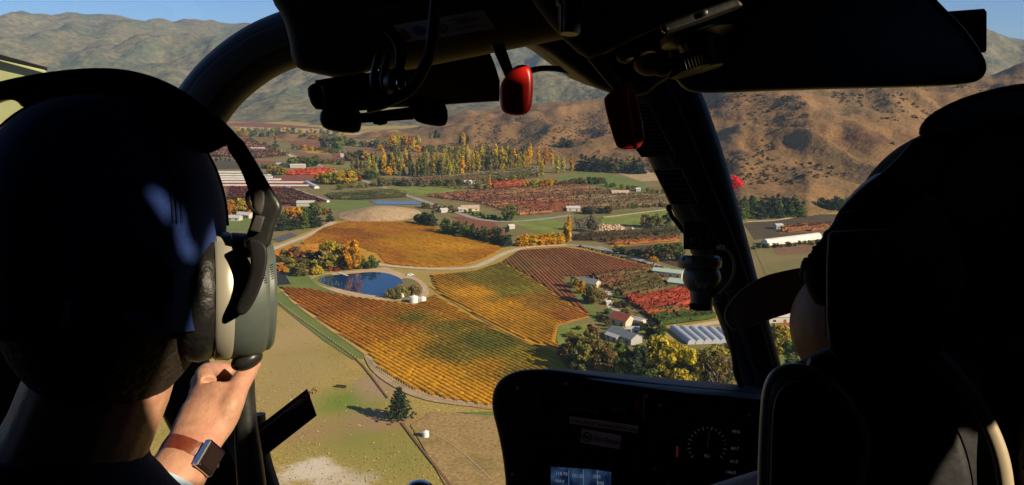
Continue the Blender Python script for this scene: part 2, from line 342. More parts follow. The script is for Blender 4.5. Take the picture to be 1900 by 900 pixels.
# ================================================================== LAND
GROUND = ramp_noise_mat('ground_grass', [(.25, .21, .04), (.35, .265, .065), (.40, .295, .085), (.30, .24, .05)], .012, bump=.12, bscale=1.3, detail=9, fine=.9, fine_amt=.28)
def patch(mat, px, py, rx, ry, col, sharp=.5, wob=.8, ns=.05):     # a patch of other ground with a ragged edge
    n, l = mat.node_tree.nodes, mat.node_tree.links; p = G(px, py); bs = n['Principled BSDF']; old = bs.inputs['Base Color'].links[0].from_socket
    tc = n.new('ShaderNodeTexCoord'); mp = n.new('ShaderNodeMapping'); mp.vector_type = 'TEXTURE'; mp.inputs['Location'].default_value = (p.x, p.y, 0); mp.inputs['Scale'].default_value = (rx, ry, 1); l.new(tc.outputs['Object'], mp.inputs[0])
    ln = n.new('ShaderNodeVectorMath'); ln.operation = 'LENGTH'; l.new(mp.outputs[0], ln.inputs[0]); t = n.new('ShaderNodeTexNoise'); t.inputs['Scale'].default_value = ns; t.inputs['Detail'].default_value = 8; t.inputs['Roughness'].default_value = .7; l.new(tc.outputs['Object'], t.inputs['Vector'])
    ad = n.new('ShaderNodeMath'); ad.operation = 'MULTIPLY_ADD'; l.new(t.outputs[0], ad.inputs[0]); ad.inputs[1].default_value = wob * 3; l.new(ln.outputs['Value'], ad.inputs[2])
    mr = n.new('ShaderNodeMapRange'); mr.inputs[1].default_value = 1 + wob * 1.5 + sharp; mr.inputs[2].default_value = 1 + wob * 1.5 - sharp; l.new(ad.outputs[0], mr.inputs[0])
    mx = n.new('ShaderNodeMix'); mx.data_type = 'RGBA'; l.new(mr.outputs[0], mx.inputs[0]); l.new(old, mx.inputs[6]); mx.inputs[7].default_value = (*col, 1); l.new(mx.outputs[2], bs.inputs['Base Color'])
patch(GROUND, 640, 745, 11, 14, (.17, .23, .035), .6); patch(GROUND, 660, 800, 14, 16, (.24, .24, .05), .8); patch(GROUND, 560, 800, 12, 10, (.34, .22, .10), .7); patch(GROUND, 700, 780, 14, 8, (.34, .22, .11), .6); patch(GROUND, 580, 875, 9, 8, (.62, .54, .40), .35, 1.0, .12); patch(GROUND, 650, 890, 8, 5, (.56, .47, .33), .35, 1.0, .15); patch(GROUND, 550, 620, 16, 40, (.40, .29, .12), .8); patch(GROUND, 700, 715, 9, 12, (.36, .25, .14), .5); patch(GROUND, 540, 700, 12, 30, (.36, .27, .10), .9); patch(GROUND, 750, 850, 12, 14, (.27, .25, .06), .9)
me = bpy.data.meshes.new('ground'); me.from_pydata([(-11000, -3000, 0), (11000, -3000, 0), (11000, 11000, 0), (-11000, 11000, 0)], [], [(0, 1, 2, 3)]); me.update()
tag(link('ground', me, GROUND), kind='structure')
def hill_mat(name, tan, purple, green, s1, s2, bump):
    m = ramp_noise_mat(name, [purple, tan, tan, green, tan], s1, bump=bump, bscale=s2 * 2.0, detail=10, fine=s2 * 6, fine_amt=.35, contrast=(.32, .70)); return m
def hill(name, sil, base, back, mat, amp, wl, label, nx=260, ny=70, x0=-900, x1=2900, seed=0, prof=1.25):
    def interp(tab, x):
        xs = [t[0] for t in tab]; return float(np.interp(x, xs, [t[1] for t in tab]))
    V = []; tt = [i / (ny - 1) * 1.35 for i in range(ny)]
    for i in range(nx):
        px = x0 + (x1 - x0) * i / (nx - 1); pb = interp(base, px); ps = interp(sil, px) + 4 * noise.fractal(Vector((px * .018, seed, 0)), 1, 2, 4)
        b = G(px, pb); r = ray(px, ps); hl = math.hypot(r.x, r.y); D = math.hypot(b.x, b.y) + interp(back, px); R = CAM + r * (D / hl)
        for t in tt:
            if t <= 1:
                q = b.lerp(Vector((R.x, R.y, 0)), t); z = R.z * (.55 * t ** prof + .45 * (t * t * (3 - 2 * t)))
                s = math.sin(math.pi * min(1, t * 1.0)) ** .7
            else:
                q = b.lerp(Vector((R.x, R.y, 0)), t); z = R.z * (1 - ((t - 1) / .35) ** 1.5 * .6); s = 0
            u = Vector(((q.x + .25 * q.y) / wl, (q.y - .35 * q.x) / wl * .55, seed))
            w1 = noise.noise(u * .7) * .5
            n1 = 1 - abs(noise.noise(u + Vector((w1, w1, 0)))) * 2; n2 = 1 - abs(noise.noise(u * 2.3 + Vector((3, 1, 0)))) * 2; n3 = noise.fractal(u * 5, 1, 2.1, 5)
            z += amp * s * (n1 * .62 + n2 * (.34 if amp > 100 else .26) + n3 * (.30 if amp > 100 else .16) - .36)
            V.append((q.x, q.y, max(z, -.5 + 0.4 * t)))
    f = [(i * ny + j, (i + 1) * ny + j, (i + 1) * ny + j + 1, i * ny + j + 1) for i in range(nx - 1) for j in range(ny - 1)]
    o = link(name, np_mesh(name, V, f, smooth=True), mat); tag(o, label, kind='structure'); return o
M_FAR = hill_mat('far_mountain', (.155, .135, .072), (.085, .072, .055), (.09, .108, .062), .0022, .006, 34)
M_NEAR = hill_mat('dry_hill', (.225, .128, .05), (.125, .06, .034), (.165, .108, .045), .0085, .06, 2.2)
M_TAN = hill_mat('tan_hill', (.40, .27, .125), (.30, .185, .095), (.31, .23, .11), .007, .05, 1.2)
hill('mountain_range', [(-900, 60), (-300, 30), (0, 29), (75, 27), (150, 26), (230, 31), (280, 40), (330, 45), (390, 42), (460, 43), (530, 60), (600, 90), (700, 95), (850, 78), (940, 84), (1000, 92), (1060, 88), (1300, 60), (1600, 55), (1780, 52), (1850, 66), (1900, 76), (2100, 70), (2900, 60)],
     [(-900, 228), (450, 226), (620, 234), (900, 232), (1300, 232), (2900, 230)], [(-900, 4200), (400, 4200), (700, 3600), (1100, 3000), (2900, 3400)], M_FAR, 170, 900, 'hazy brown mountain range closing off the valley behind the orchards', nx=420, ny=110, seed=2)
RIDGE_SIL = [(400, 262), (640, 262), (700, 256), (760, 242), (840, 214), (900, 202), (1000, 194), (1110, 183), (1300, 164), (1500, 154), (1700, 148), (1840, 140), (1880, 122), (1900, 117), (2100, 85), (2900, 40)]
RIDGE_BASE = [(400, 263), (640, 264), (700, 264), (780, 275), (860, 286), (1000, 298), (1100, 308), (1200, 316), (1300, 355), (1375, 393), (1440, 396), (1500, 402), (1560, 392), (1900, 386), (2900, 420)]
ridge = hill('dry_hillside', RIDGE_SIL, RIDGE_BASE, [(400, 250), (700, 320), (900, 700), (1300, 700), (1900, 800), (2900, 900)], M_NEAR, 36, 180, 'dry tan hillside with scrubby gullies rising on the right of the valley', nx=460, ny=120, x0=400, x1=2900, seed=9, prof=1.0)
# scrub on the hillside: clumps in the gullies and on the lower slopes
def scrub(name, src, cond, n, size, label, pal):
    dg = bpy.context.evaluated_depsgraph_get(); mesh = src.data; V, Cc = [], []; cnt = 0
    vs_ = np.zeros(len(mesh.vertices) * 3); mesh.vertices.foreach_get('co', vs_); vs_ = vs_.reshape(-1, 3); ny = 120
    tries = 0
    while cnt < n and tries < n * 60:
        tries += 1
        i = random.randrange(459); j = random.randrange(0, 84); k = i * ny + j; a, b_, c_ = vs_[k], vs_[k + ny], vs_[k + 1]; r1, r2 = random.random(), random.random()
        p = a + (b_ - a) * r1 + (c_ - a) * r2
        if not cond(p, j / 88): continue
        r = size * (.35 + random.random() ** 2); m = 9
        d = np.random.randn(m, 3); d /= np.linalg.norm(d, axis=1)[:, None]; d[:, 2] = abs(d[:, 2]) * .9; q = p + d * r * .7
        t = np.cross(d, np.random.randn(m, 3)); t /= np.linalg.norm(t, axis=1)[:, None]; bb = np.cross(d, t); s = r * .62
        V.append(np.stack([q - t * s, q - bb * s, q + t * s, q + bb * s], 1).reshape(-1, 3)); c = np.array(random.choice(pal)) * (1 + .25 * random.gauss(0, 1)); Cc.append(np.tile(np.clip(c, .01, .5), (m * 4, 1))); cnt += 1
    v = np.concatenate(V); o = link(name, np_mesh(name, v, np.arange(len(v)).reshape(-1, 4), np.concatenate(Cc)), SCRUB); tag(o, label, 'scrub', kind='stuff')
def project(p):
    d = Vector(p) - CAM; z = d.dot(fwd); return 950 + F * d.x / z, 450 - F * d.dot(up) / z
def cond1(p, t):
    x, y = project(p); g = noise.fractal(Vector((p[0] * .012, p[1] * .006, 4)), 1, 2, 4) + .35 * noise.noise(Vector((p[0] * .05, p[1] * .03, 1)))
    if x < 880 or y < RIDGE_SIL[0][1] - 400: return False
    sil = float(np.interp(x, [q[0] for q in RIDGE_SIL], [q[1] for q in RIDGE_SIL]))
    if x < 1240: return y > sil + 22 and g > -.15
    if x < 1420: return g > -.02
    return g > .2 - .12 * (t < .18)
SC = [(.10, .07, .026), (.125, .08, .032), (.085, .065, .03), (.17, .09, .026), (.14, .09, .036)]
scrub('hillside_scrub', ridge, cond1, 6000, 2.7, 'dark scrub bushes dotted over the gullies of the dry hillside', SC)
# ------------------------------------------------------------------ field surfaces
def fm(name, *cols, s=.05, fine=.8, amt=.22): return ramp_noise_mat(name, list(cols), s, bump=.06, bscale=1.5, fine=fine, fine_amt=amt)
GRASS = fm('green_grass', (.13, .19, .03), (.19, .23, .04), (.25, .26, .07)); LUSH = fm('lush_grass', (.12, .175, .04), (.17, .21, .05)); OLIVE = fm('olive_grass', (.17, .15, .05), (.23, .18, .07), (.15, .145, .045), s=.012)
SOIL = fm('brown_soil', (.16, .085, .045), (.22, .12, .06), (.17, .11, .05)); MAROON = fm('maroon_field', (.19, .065, .035), (.24, .085, .045), (.18, .07, .04)); REDF = fm('red_field', (.33, .06, .025), (.26, .06, .03), (.36, .09, .03))
OCHRE = fm('ochre_field', (.46, .235, .025), (.54, .29, .025), (.40, .20, .025)); DARKF = fm('dark_field', (.07, .055, .03), (.10, .075, .04)); TANF = fm('tan_field', (.38, .27, .14), (.45, .33, .19), (.33, .23, .11))
PATH = ramp_noise_mat('pale_gravel', [(.50, .40, .26), (.60, .49, .33)], .2, bump=.03, bscale=3, fine=2, fine_amt=.15); SAND = ramp_noise_mat('sandy_bank', [(.46, .33, .19), (.58, .43, .27)], .15, bump=.05, bscale=2)
TARMAC = ramp_noise_mat('grey_road', [(.30, .27, .23), (.38, .34, .29)], .1); NET = plain('white_netting', (.62, .60, .56), .7, vary=.12, scale=.2); BLACKNET = plain('black_netting', (.02, .02, .024), .8, vary=.3, scale=.3)
WATER = bpy.data.materials.new('pond_water'); WATER.use_nodes = True
_n, _l = WATER.node_tree.nodes, WATER.node_tree.links; _b = _n['Principled BSDF']; _b.inputs['Base Color'].default_value = (.006, .04, .12, 1); _b.inputs['Roughness'].default_value = .04; _b.inputs['Specular IOR Level'].default_value = .7
_t = _n.new('ShaderNodeTexNoise'); _t.inputs['Scale'].default_value = .8; _c = _n.new('ShaderNodeTexCoord'); _l.new(_c.outputs['Object'], _t.inputs['Vector']); _bp = _n.new('ShaderNodeBump'); _bp.inputs['Distance'].default_value = .02; _l.new(_t.outputs[0], _bp.inputs['Height']); _l.new(_bp.outputs[0], _b.inputs['Normal'])
RES = plain('reservoir_water', (.06, .12, .17), .12, spec=.6, vary=.1, scale=.05)
# valley floor beyond the knoll: general farmland tint
field('valley_floor', [(-600, 226), (450, 231), (640, 244), (700, 262), (860, 284), (1000, 298), (1200, 318), (1300, 356), (1375, 394), (1500, 403), (1900, 388), (2500, 400), (2300, 560), (1700, 560), (1300, 520), (1200, 490), (1080, 456), (960, 450), (800, 420), (770, 408), (620, 410), (520, 450), (380, 470), (-400, 470)], OLIVE)
fld = []
for nm, mat, pts in [
    ('field', MAROON, [(400, 228), (470, 227), (590, 236), (600, 239), (430, 234)]), ('field', TANF, [(430, 235), (640, 241), (690, 252), (640, 250), (450, 240)]),
    ('field', SOIL, [(380, 250), (446, 252), (513, 279), (535, 289), (470, 296), (390, 292)]), ('field', MAROON, [(531, 258), (593, 262), (593, 274), (540, 272)]),
    ('field', DARKF, [(380, 300), (470, 297), (540, 304), (520, 312), (380, 315)]), ('field', MAROON, [(460, 297), (517, 300), (515, 308), (470, 306)]),
    ('field', OCHRE, [(560, 276), (600, 277), (612, 285), (570, 284)]), ('field', SOIL, [(535, 279), (600, 288), (640, 300), (600, 304), (560, 292)]), ('field', MAROON, [(612, 283), (660, 286), (655, 300), (620, 296)]),
    ('field', REDF, [(530, 318), (610, 312), (617, 319), (583, 326), (530, 326)]), ('field', MAROON, [(505, 327), (592, 327), (588, 336), (500, 336)]),
    ('field', GRASS, [(600, 301), (640, 303), (655, 312), (612, 311)]), ('field', SOIL, [(640, 275), (780, 270), (800, 283), (700, 290), (650, 288)]), ('field', MAROON, [(770, 287), (830, 288), (800, 297), (760, 294)]),
    ('field', LUSH, [(610, 340), (690, 333), (712, 342), (640, 348)]), ('field', OLIVE, [(567, 353), (695, 343), (753, 364), (673, 373), (612, 373)]), ('field', DARKF, [(600, 362), (730, 352), (760, 366), (672, 372), (616, 371)]),
    ('field', MAROON, [(420, 348), (545, 352), (607, 377), (529, 384), (420, 372)]), ('field', LUSH, [(600, 374), (680, 371), (690, 382), (640, 392), (590, 386)]), ('field', GRASS, [(700, 346), (862, 349), (850, 358), (770, 363), (735, 354)]),
    ('field', SOIL, [(700, 336), (850, 328), (985, 312), (1000, 330), (900, 338), (740, 345)]), ('field', REDF, [(911, 337), (972, 336), (967, 347), (913, 351)]), ('field', LUSH, [(1028, 329), (1087, 321), (1135, 324), (1196, 340), (1207, 351), (1140, 357), (1087, 345)]),
    ('field', TANF, [(1135, 318), (1215, 316), (1230, 335), (1190, 337)]), ('field', SOIL, [(790, 364), (940, 351), (1087, 345), (1127, 356), (1233, 367), (1239, 384), (1127, 386), (1047, 394), (967, 402), (887, 377)]),
    ('field', LUSH, [(850, 383), (890, 392), (950, 406), (1020, 400), (1040, 396), (1020, 406), (935, 412), (870, 395)]), ('field', GRASS, [(949, 413), (1025, 406), (1050, 415), (1044, 434), (1004, 434), (966, 421)]),
    ('field', MAROON, [(835, 402), (905, 404), (940, 432), (950, 450), (915, 440), (870, 420)]), ('field', GRASS, [(1112, 402), (1250, 387), (1250, 404), (1185, 421), (1114, 414)]), ('field', DARKF, [(1063, 438), (1260, 423), (1260, 444), (1135, 449), (1063, 447)]),
    ('field', OCHRE, [(1130, 450), (1260, 442), (1260, 449), (1135, 458)]), ('field', DARKF, [(1140, 460), (1260, 450), (1270, 500), (1200, 478)]),
    ('field', DARKF, [(1380, 415), (1500, 398), (1560, 398), (1540, 430), (1400, 445)]), ('field', SOIL, [(1455, 424), (1490, 418), (1545, 416), (1530, 430), (1445, 434)]), ('field', OLIVE, [(1400, 462), (1530, 450), (1530, 500), (1420, 510)]), ('field', SOIL, [(1430, 455), (1540, 448), (1530, 470), (1440, 474)]),
    ('field', LUSH, [(1400, 590), (1500, 580), (1520, 720), (1400, 720)]), ('field', LUSH, [(390, 402), (470, 398), (470, 430), (390, 425)])]:
    field(nm, pts, mat)
# near fields round the vineyards
field('field', [(512, 545), (536, 538), (575, 540), (680, 655), (684, 664), (655, 668), (600, 632), (540, 585), (510, 560)], LUSH, 'strip of green grass beside the near vineyard')
field('field', [(845, 766), (1000, 762), (1000, 775), (900, 772)], LUSH)
field('field', [(500, 470), (545, 456), (600, 462), (590, 478), (520, 490)], OCHRE); field('field', [(504, 515), (560, 500), (585, 525), (640, 545), (590, 545), (520, 535)], LUSH)
field('field', [(545, 455), (600, 420), (640, 411), (750, 411), (800, 418), (870, 437), (937, 461), (900, 482), (860, 494), (800, 500), (715, 494), (640, 475)], OCHRE, smooth=1)
field('field', [(520, 532), (640, 548), (775, 566), (805, 545), (880, 590), (960, 630), (1048, 655), (1075, 715), (1075, 766), (905, 760), (820, 747), (760, 727), (700, 692), (680, 660), (600, 605), (540, 560)], OCHRE)
field('field', [(798, 508), (880, 502), (935, 484), (965, 463), (1050, 458), (1085, 463), (1230, 500), (1150, 516), (1046, 515), (1062, 542), (1097, 587), (1036, 604), (1030, 636), (1050, 656), (960, 628), (880, 585), (808, 542)], OCHRE)
field('field', [(966, 464), (1050, 459), (1085, 464), (1228, 500), (1150, 515), (1046, 515), (1062, 542), (1096, 586), (1042, 555), (990, 519), (932, 486)], MAROON)
field('field', [(1095, 512), (1215, 495), (1232, 525), (1280, 535), (1330, 585), (1215, 607), (1180, 580), (1150, 552), (1110, 530)], DARKF)
field('garden', [(1046, 515), (1110, 512), (1150, 552), (1185, 580), (1240, 640), (1360, 610), (1400, 760), (1070, 760), (1036, 640), (1036, 606), (1097, 588), (1062, 543)], OLIVE)
field('garden', [(1046, 518), (1058, 518), (1075, 540), (1105, 570), (1125, 600), (1100, 597), (1085, 570)], LUSH); field('garden', [(1036, 606), (1095, 600), (1080, 622), (1045, 630), (1060, 655), (1045, 650), (1032, 632)], GRASS)
field('garden', [(1118, 575), (1150, 595), (1200, 620), (1180, 650), (1120, 610)], LUSH)
field('dry_paddock', [(762, 790), (800, 765), (1000, 778), (1000, 960), (860, 960)], ramp_noise_mat('brown_paddock', [(.30, .20, .075), (.37, .25, .10), (.26, .19, .06)], .05, bump=.1, bscale=1.2, fine=.8, fine_amt=.3))
# ------------------------------------------------------------------ roads and tracks
strip('farm_track', [(690, 489), (720, 494), (800, 500), (860, 499), (890, 494), (920, 478), (955, 463), (1000, 457), (1055, 455)], 5.5, PATH)
strip('road', [(1052, 455), (1090, 457), (1130, 466), (1200, 486), (1260, 508)], 6, TARMAC); strip('road', [(1110, 458), (1125, 462), (1128, 470)], 4, TARMAC)
strip('road', [(1200, 485), (1250, 479), (1290, 474)], 4, PATH)
strip('road', [(440, 250), (500, 271), (543, 290), (570, 298), (625, 320), (697, 343), (735, 356), (775, 370), (850, 395), (885, 408), (945, 413), (1025, 405), (1060, 400)], 7, TARMAC)
strip('farm_track', [(485, 279), (518, 278), (545, 292)], 7, PATH); strip('farm_track', [(500, 465), (545, 448), (585, 432), (620, 412)], 6, PATH)
strip('farm_track', [(712, 497), (734, 506), (768, 516), (788, 531), (792, 549), (776, 556)], 3.5, SAND); strip('farm_track', [(650, 450), (672, 457), (700, 461)], 2, SAND)
strip('farm_track', [(1134, 536), (1126, 553), (1138, 575), (1152, 592), (1168, 612)], 5, PATH); strip('farm_track', [(1120, 404), (1240, 389)], 4, PATH)
strip('farm_track', [(1255, 612), (1310, 602), (1345, 598)], 5, PATH); strip('farm_track', [(1385, 412), (1440, 410), (1490, 400), (1505, 385)], 4, PATH)
strip('farm_track', [(684, 660), (700, 690), (745, 722), (800, 742), (880, 752), (1000, 760)], 4.5, TANF); strip('farm_track', [(800, 532), (880, 583), (960, 628), (1050, 656), (1062, 690)], 2, OCHRE)
strip('sheep_track', [(745, 785), (775, 825), (835, 900), (860, 940)], .8, SOIL); strip('sheep_track', [(800, 796), (830, 791), (930, 795)], .6, TANF); strip('sheep_track', [(798, 803), (830, 820), (870, 850), (910, 890)], .5, TANF)
strip('sheep_track', [(515, 560), (550, 588), (600, 622), (664, 668), (690, 700), (720, 740)], .7, SOIL)
# ------------------------------------------------------------------ ponds
bank = [(570, 519), (600, 508), (650, 504), (690, 500), (712, 497), (740, 506), (775, 518), (792, 534), (790, 552), (765, 560), (720, 559), (680, 556), (635, 547), (597, 534)]
field('pond_bank', bank, SAND, smooth=2)
field('pond_grass', [(745, 515), (772, 520), (785, 535), (782, 550), (755, 556), (725, 555), (730, 535)], OLIVE, smooth=2)
field('pond_grass', [(570, 521), (598, 510), (622, 508), (604, 520), (622, 536), (600, 533)], GRASS, smooth=2)
field('pond', [(584, 521), (606, 512), (650, 509), (690, 505), (722, 508), (748, 519), (746, 534), (732, 549), (700, 551), (645, 541), (608, 531)], WATER, smooth=2)
field('reservoir', [(684, 373), (775, 374), (782, 380), (700, 380)], RES)
# knoll of dry grass
def knoll():
    L_, R_, T_ = G(612, 412), G(772, 411), G(690, 396); cx = (L_ + R_) / 2; rx = (R_ - L_).length / 2; V, f = [], []; n, m = 48, 18
    for i in range(m):
        for j in range(n):
            r = i / (m - 1); a = 6.2832 * j / n; x = rx * r * math.cos(a); y = 45 * r * math.sin(a); z = 6.5 * (1 - r * r) ** 1.4 + .7 * noise.fractal(Vector((x * .05, y * .05, 2)), 1, 2, 3) * (1 - r)
            V.append((x, y, z))
    for i in range(m - 1):
        for j in range(n): f.append((i * n + j, (i + 1) * n + j, (i + 1) * n + (j + 1) % n, i * n + (j + 1) % n))
    o = link('knoll', np_mesh('knoll', V, f, smooth=True), ramp_noise_mat('knoll_grass', [(.36, .25, .13), (.46, .32, .18), (.40, .30, .16)], .04, bump=.2, bscale=.6, fine=.4)); o.location = (cx.x, cx.y + 40, .25); tag(o, 'bare dry knoll above the golden vineyard', kind='structure')
knoll()
# ------------------------------------------------------------------ vineyards and orchards
gold, burnt, olv, mar, dgr = (.60, .29, .012), (.39, .135, .012), (.235, .185, .018), (.25, .095, .032), (.13, .125, .015)
rows('vineyard', [(520, 533), (575, 537), (640, 550), (700, 558), (770, 567), (806, 548), (880, 592), (960, 632), (1045, 657), (1072, 715), (1072, 760), (905, 755), (825, 742), (765, 722), (705, 688), (684, 657), (604, 602), (543, 558)], [(700, 600), (900, 700)], 2.3, .66, 2.05, .9,
     [(540, 545, burnt), (620, 565, burnt), (700, 580, burnt), (770, 590, olv), (690, 620, (0.487, 0.194, 0.012)), (640, 600, (0.454, 0.173, 0.012)), (740, 650, gold), (800, 690, gold), (760, 700, gold), (900, 740, gold), (830, 730, (0.546, 0.266, 0.015)), (830, 610, olv), (900, 640, dgr), (860, 660, olv), (950, 660, olv), (1000, 680, (0.336, 0.223, 0.015)), (1030, 700, (0.311, 0.223, 0.015)), (980, 720, olv), (900, 690, (0.462, 0.238, 0.012)), (850, 580, (0.462, 0.209, 0.012))], 'nearest vineyard in green, gold and burnt orange below the pond', amp=.5, cj=.12, jit=.09, cardn=0)
rows('vineyard', [(800, 512), (880, 504), (930, 487), (990, 520), (1042, 556), (1096, 588), (1034, 604), (1028, 634), (1046, 652), (962, 626), (882, 583), (812, 542)], [(830, 530), (1000, 610)], 2.4, .55, 2.15, 1.6,
     [(830, 520, (0.437, 0.209, 0.012)), (900, 505, olv), (880, 540, gold), (950, 540, olv), (930, 570, gold), (1000, 590, gold), (1000, 560, (0.336, 0.166, 0.015)), (1060, 590, (0.386, 0.137, 0.018)), (980, 620, gold), (1030, 625, (0.521, 0.23, 0.012)), (870, 560, (0.504, 0.238, 0.012)), (920, 525, olv)], 'golden vineyard between the pale track and the farm garden', amp=.45, cardn=0, cj=.09, jit=.09)
rows('vineyard', [(966, 465), (1050, 460), (1084, 465), (1225, 500), (1150, 514), (1044, 514), (1060, 542), (1094, 585), (1042, 554), (990, 518), (932, 486)], [(966, 470), (1080, 580)], 2.4, .38, 2.25, 1.8,
     [(1000, 470, mar), (1100, 490, mar), (1040, 530, (.27, .10, .035)), (1180, 500, (.27, .085, .035)), (960, 490, (.22, .115, .03))], 'dark maroon vineyard below the bright yellow hedge', amp=.25, cardn=0, cj=.08, jit=.08)
rows('vineyard', [(556, 454), (602, 422), (642, 412), (750, 412), (800, 419), (868, 438), (934, 461), (898, 481), (858, 493), (800, 498), (718, 492), (700, 470), (650, 455), (600, 452)], [(640, 420), (900, 478)], 2.5, .5, 2.3, 2.0,
     [(600, 440, (0.521, 0.209, 0.012)), (700, 420, (0.521, 0.216, 0.012)), (760, 450, gold), (650, 440, burnt), (850, 460, gold), (800, 480, gold), (720, 480, (0.487, 0.187, 0.012)), (900, 470, (0.487, 0.194, 0.012)), (630, 437, burnt)], 'wide golden vineyard on the rise behind the pond', amp=.35, cardn=0, cj=.08, jit=.08)
rows('vineyard', [(505, 472), (545, 459), (590, 464), (585, 476), (525, 488)], [(505, 480), (590, 468)], 2.5, 1.8, 1.2, 2, [(520, 478, burnt), (570, 468, burnt)], 'small rust coloured vineyard left of the pond trees')
def orch(px, d, sp, cols, label, h=2.6, w=1.7, seg=2.6, amp=.3, rv=.2):
    rows('orchard', px, d, sp, h, w * .8, seg, cols, label, 'orchard', amp=amp, gap=.05, rowvar=rv, cardn=5, jit=.15, cj=.2, cs=(.2, .25))
orch([(1160, 556), (1280, 537), (1295, 565), (1188, 577)], [(1160, 560), (1290, 540)], 3.4, [(1200, 560, (.30, .055, .028)), (1260, 550, (.36, .06, .028))], 'bright red orchard block above the greenhouses')
orch([(1190, 580), (1298, 567), (1312, 578), (1205, 592)], [(1190, 580), (1298, 567)], 3.4, [(1210, 585, (.30, .08, .03)), (1280, 575, (.34, .07, .03)), (1240, 580, (.14, .10, .03))], 'thin red and brown orchard block below the bright red one')
orch([(1205, 594), (1312, 580), (1330, 592), (1225, 608)], [(1190, 580), (1298, 567)], 3.4, [(1250, 595, (.06, .09, .02))], 'dark green orchard block beside the greenhouses', h=3)
orch([(1098, 514), (1213, 497), (1232, 526), (1278, 535), (1156, 552), (1112, 531)], [(1110, 525), (1225, 508)], 3.4, [(1150, 520, (.13, .075, .03)), (1200, 520, (.10, .08, .03)), (1190, 535, (.12, .10, .035)), (1130, 525, (.14, .06, .03))], 'dark brown and green orchard block above the red rows')
orch([(792, 365), (940, 352), (1087, 346), (1127, 357), (1233, 368), (1238, 383), (1127, 385), (1047, 393), (967, 401), (890, 377)], [(800, 370), (1090, 352)], 6.5, [(850, 365, (.19, .08, .05)), (1000, 355, (.21, .11, .055)), (1000, 385, (.23, .08, .04)), (1150, 370, (.16, .115, .06)), (1200, 378, (.15, .11, .055)), (940, 390, (.24, .12, .06))], 'broad red brown orchard in stripes in the middle of the valley', h=2.6, w=2.6, seg=4, rv=.3)
orch([(912, 338), (971, 337), (966, 346), (914, 350)], [(912, 345), (970, 340)], 8, [(940, 343, (.34, .08, .035))], 'small red orchard behind the broad striped orchard', seg=4, w=3)
orch([(1065, 439), (1258, 424), (1258, 443), (1135, 448), (1065, 446)], [(1065, 442), (1258, 430)], 5, [(1150, 440, (.09, .06, .03)), (1230, 432, (.08, .07, .03))], 'dark brown orchard beyond the yellow hedge', seg=3)
orch([(1133, 451), (1258, 443), (1258, 449), (1138, 457)], [(1133, 455), (1258, 445)], 4, [(1200, 450, (.26, .10, .03))], 'orange orchard strip beyond the road', seg=3)
orch([(531, 319), (609, 313), (615, 319), (583, 325), (531, 325)], [(531, 322), (610, 316)], 8, [(570, 320, (.46, .07, .03))], 'bright red orchard near the far white farm buildings', seg=5, w=3.5)
orch([(425, 349), (543, 353), (603, 376), (529, 382), (425, 371)], [(430, 352), (560, 380)], 5, [(460, 360, (.20, .06, .04)), (560, 370, (.16, .08, .04))], 'brown orchard block left of the white windbreak strip', seg=4)
orch([(603, 363), (728, 353), (756, 365), (672, 371), (616, 370)], [(603, 366), (740, 357)], 5, [(660, 365, (.07, .085, .03)), (720, 358, (.10, .10, .03))], 'dark green orchard block above the narrow reservoir', seg=4)
orch([(383, 252), (446, 254), (511, 279), (533, 289), (470, 295), (391, 291)], [(383, 270), (520, 283)], 12, [(450, 275, (.24, .10, .06)), (400, 285, (.17, .09, .06))], 'far brown orchard left of the valley road', seg=7, w=5, h=3.5)
orch([(702, 337), (850, 329), (984, 313), (999, 329), (900, 337), (741, 344)], [(720, 340), (990, 320)], 8, [(760, 340, (.17, .08, .05)), (950, 325, (.11, .10, .04)), (850, 333, (.15, .10, .05))], 'brown orchard strip in front of the long poplar row', seg=5, w=3)
orch([(1450, 425), (1490, 419), (1543, 417), (1530, 429), (1447, 433)], [(1450, 430), (1540, 420)], 5, [(1490, 425, (.20, .085, .035))], 'orange red orchard under the pine plantation', seg=3)
# ------------------------------------------------------------------ trees
g = 'poplars in the long autumn windbreak'
for a, b_, n, h, pals in [((650, 322), (800, 328), 20, 31, ['yellowgreen', 'gold', 'olive', 'green']), ((800, 328), (985, 309), 36, 33, ['yellowgreen', 'yellowgreen', 'gold', 'olive', 'olive']), ((690, 312), (985, 300), 44, 29, ['gold', 'yellowgreen', 'olive', 'yellowgreen'])]:
    tree_line(a, b_, n, h, 'poplar', pals, 'slim autumn poplar in the long windbreak across the mid valley', g, wide=1.25, jh=.3)
for i, (x, y, h, pal, lab) in enumerate([(1000, 307, 36, 'orange', 'tall orange poplar left of the dark pines at the hill foot'), (1012, 307, 34, 'orange', 'second orange poplar near the dark pines at the hill foot'), (1024, 307, 32, 'gold', 'gold poplar just in front of the dark pine clump'), (1006, 329, 36, 'yellowgreen', 'tall yellow green poplar standing forward of the windbreak end'), (1034, 322, 34, 'yellowgreen', 'yellow green poplar, left one of three right of the windbreak'), (1045, 321, 33, 'yellowgreen', 'yellow green poplar, middle one of three right of the windbreak'), (1060, 318, 36, 'gold', 'gold poplar, right one of three right of the windbreak'), (908, 353, 30, 'gold', 'lone gold poplar by the small red orchard'), (1055, 449, 52, 'gold', 'tall golden poplar at the end of the yellow hedge'), (1049, 447, 36, 'yellowgreen', 'green poplar beside the tall golden one')]):
    tree(x, y, h, 'poplar', pal, lab, wide=1.2)
tree_line((795, 268), (818, 268), 5, 24, 'poplar', ['yellowgreen', 'dark'], 'slim poplar in the left cluster on the tan hill foot', 'left poplar cluster on the tan hill', wide=1.3)
tree_line((828, 266), (848, 268), 5, 18, 'poplar', ['orange', 'gold'], 'orange poplar in the middle cluster on the tan hill foot', 'middle poplar cluster on the tan hill', wide=1.5)
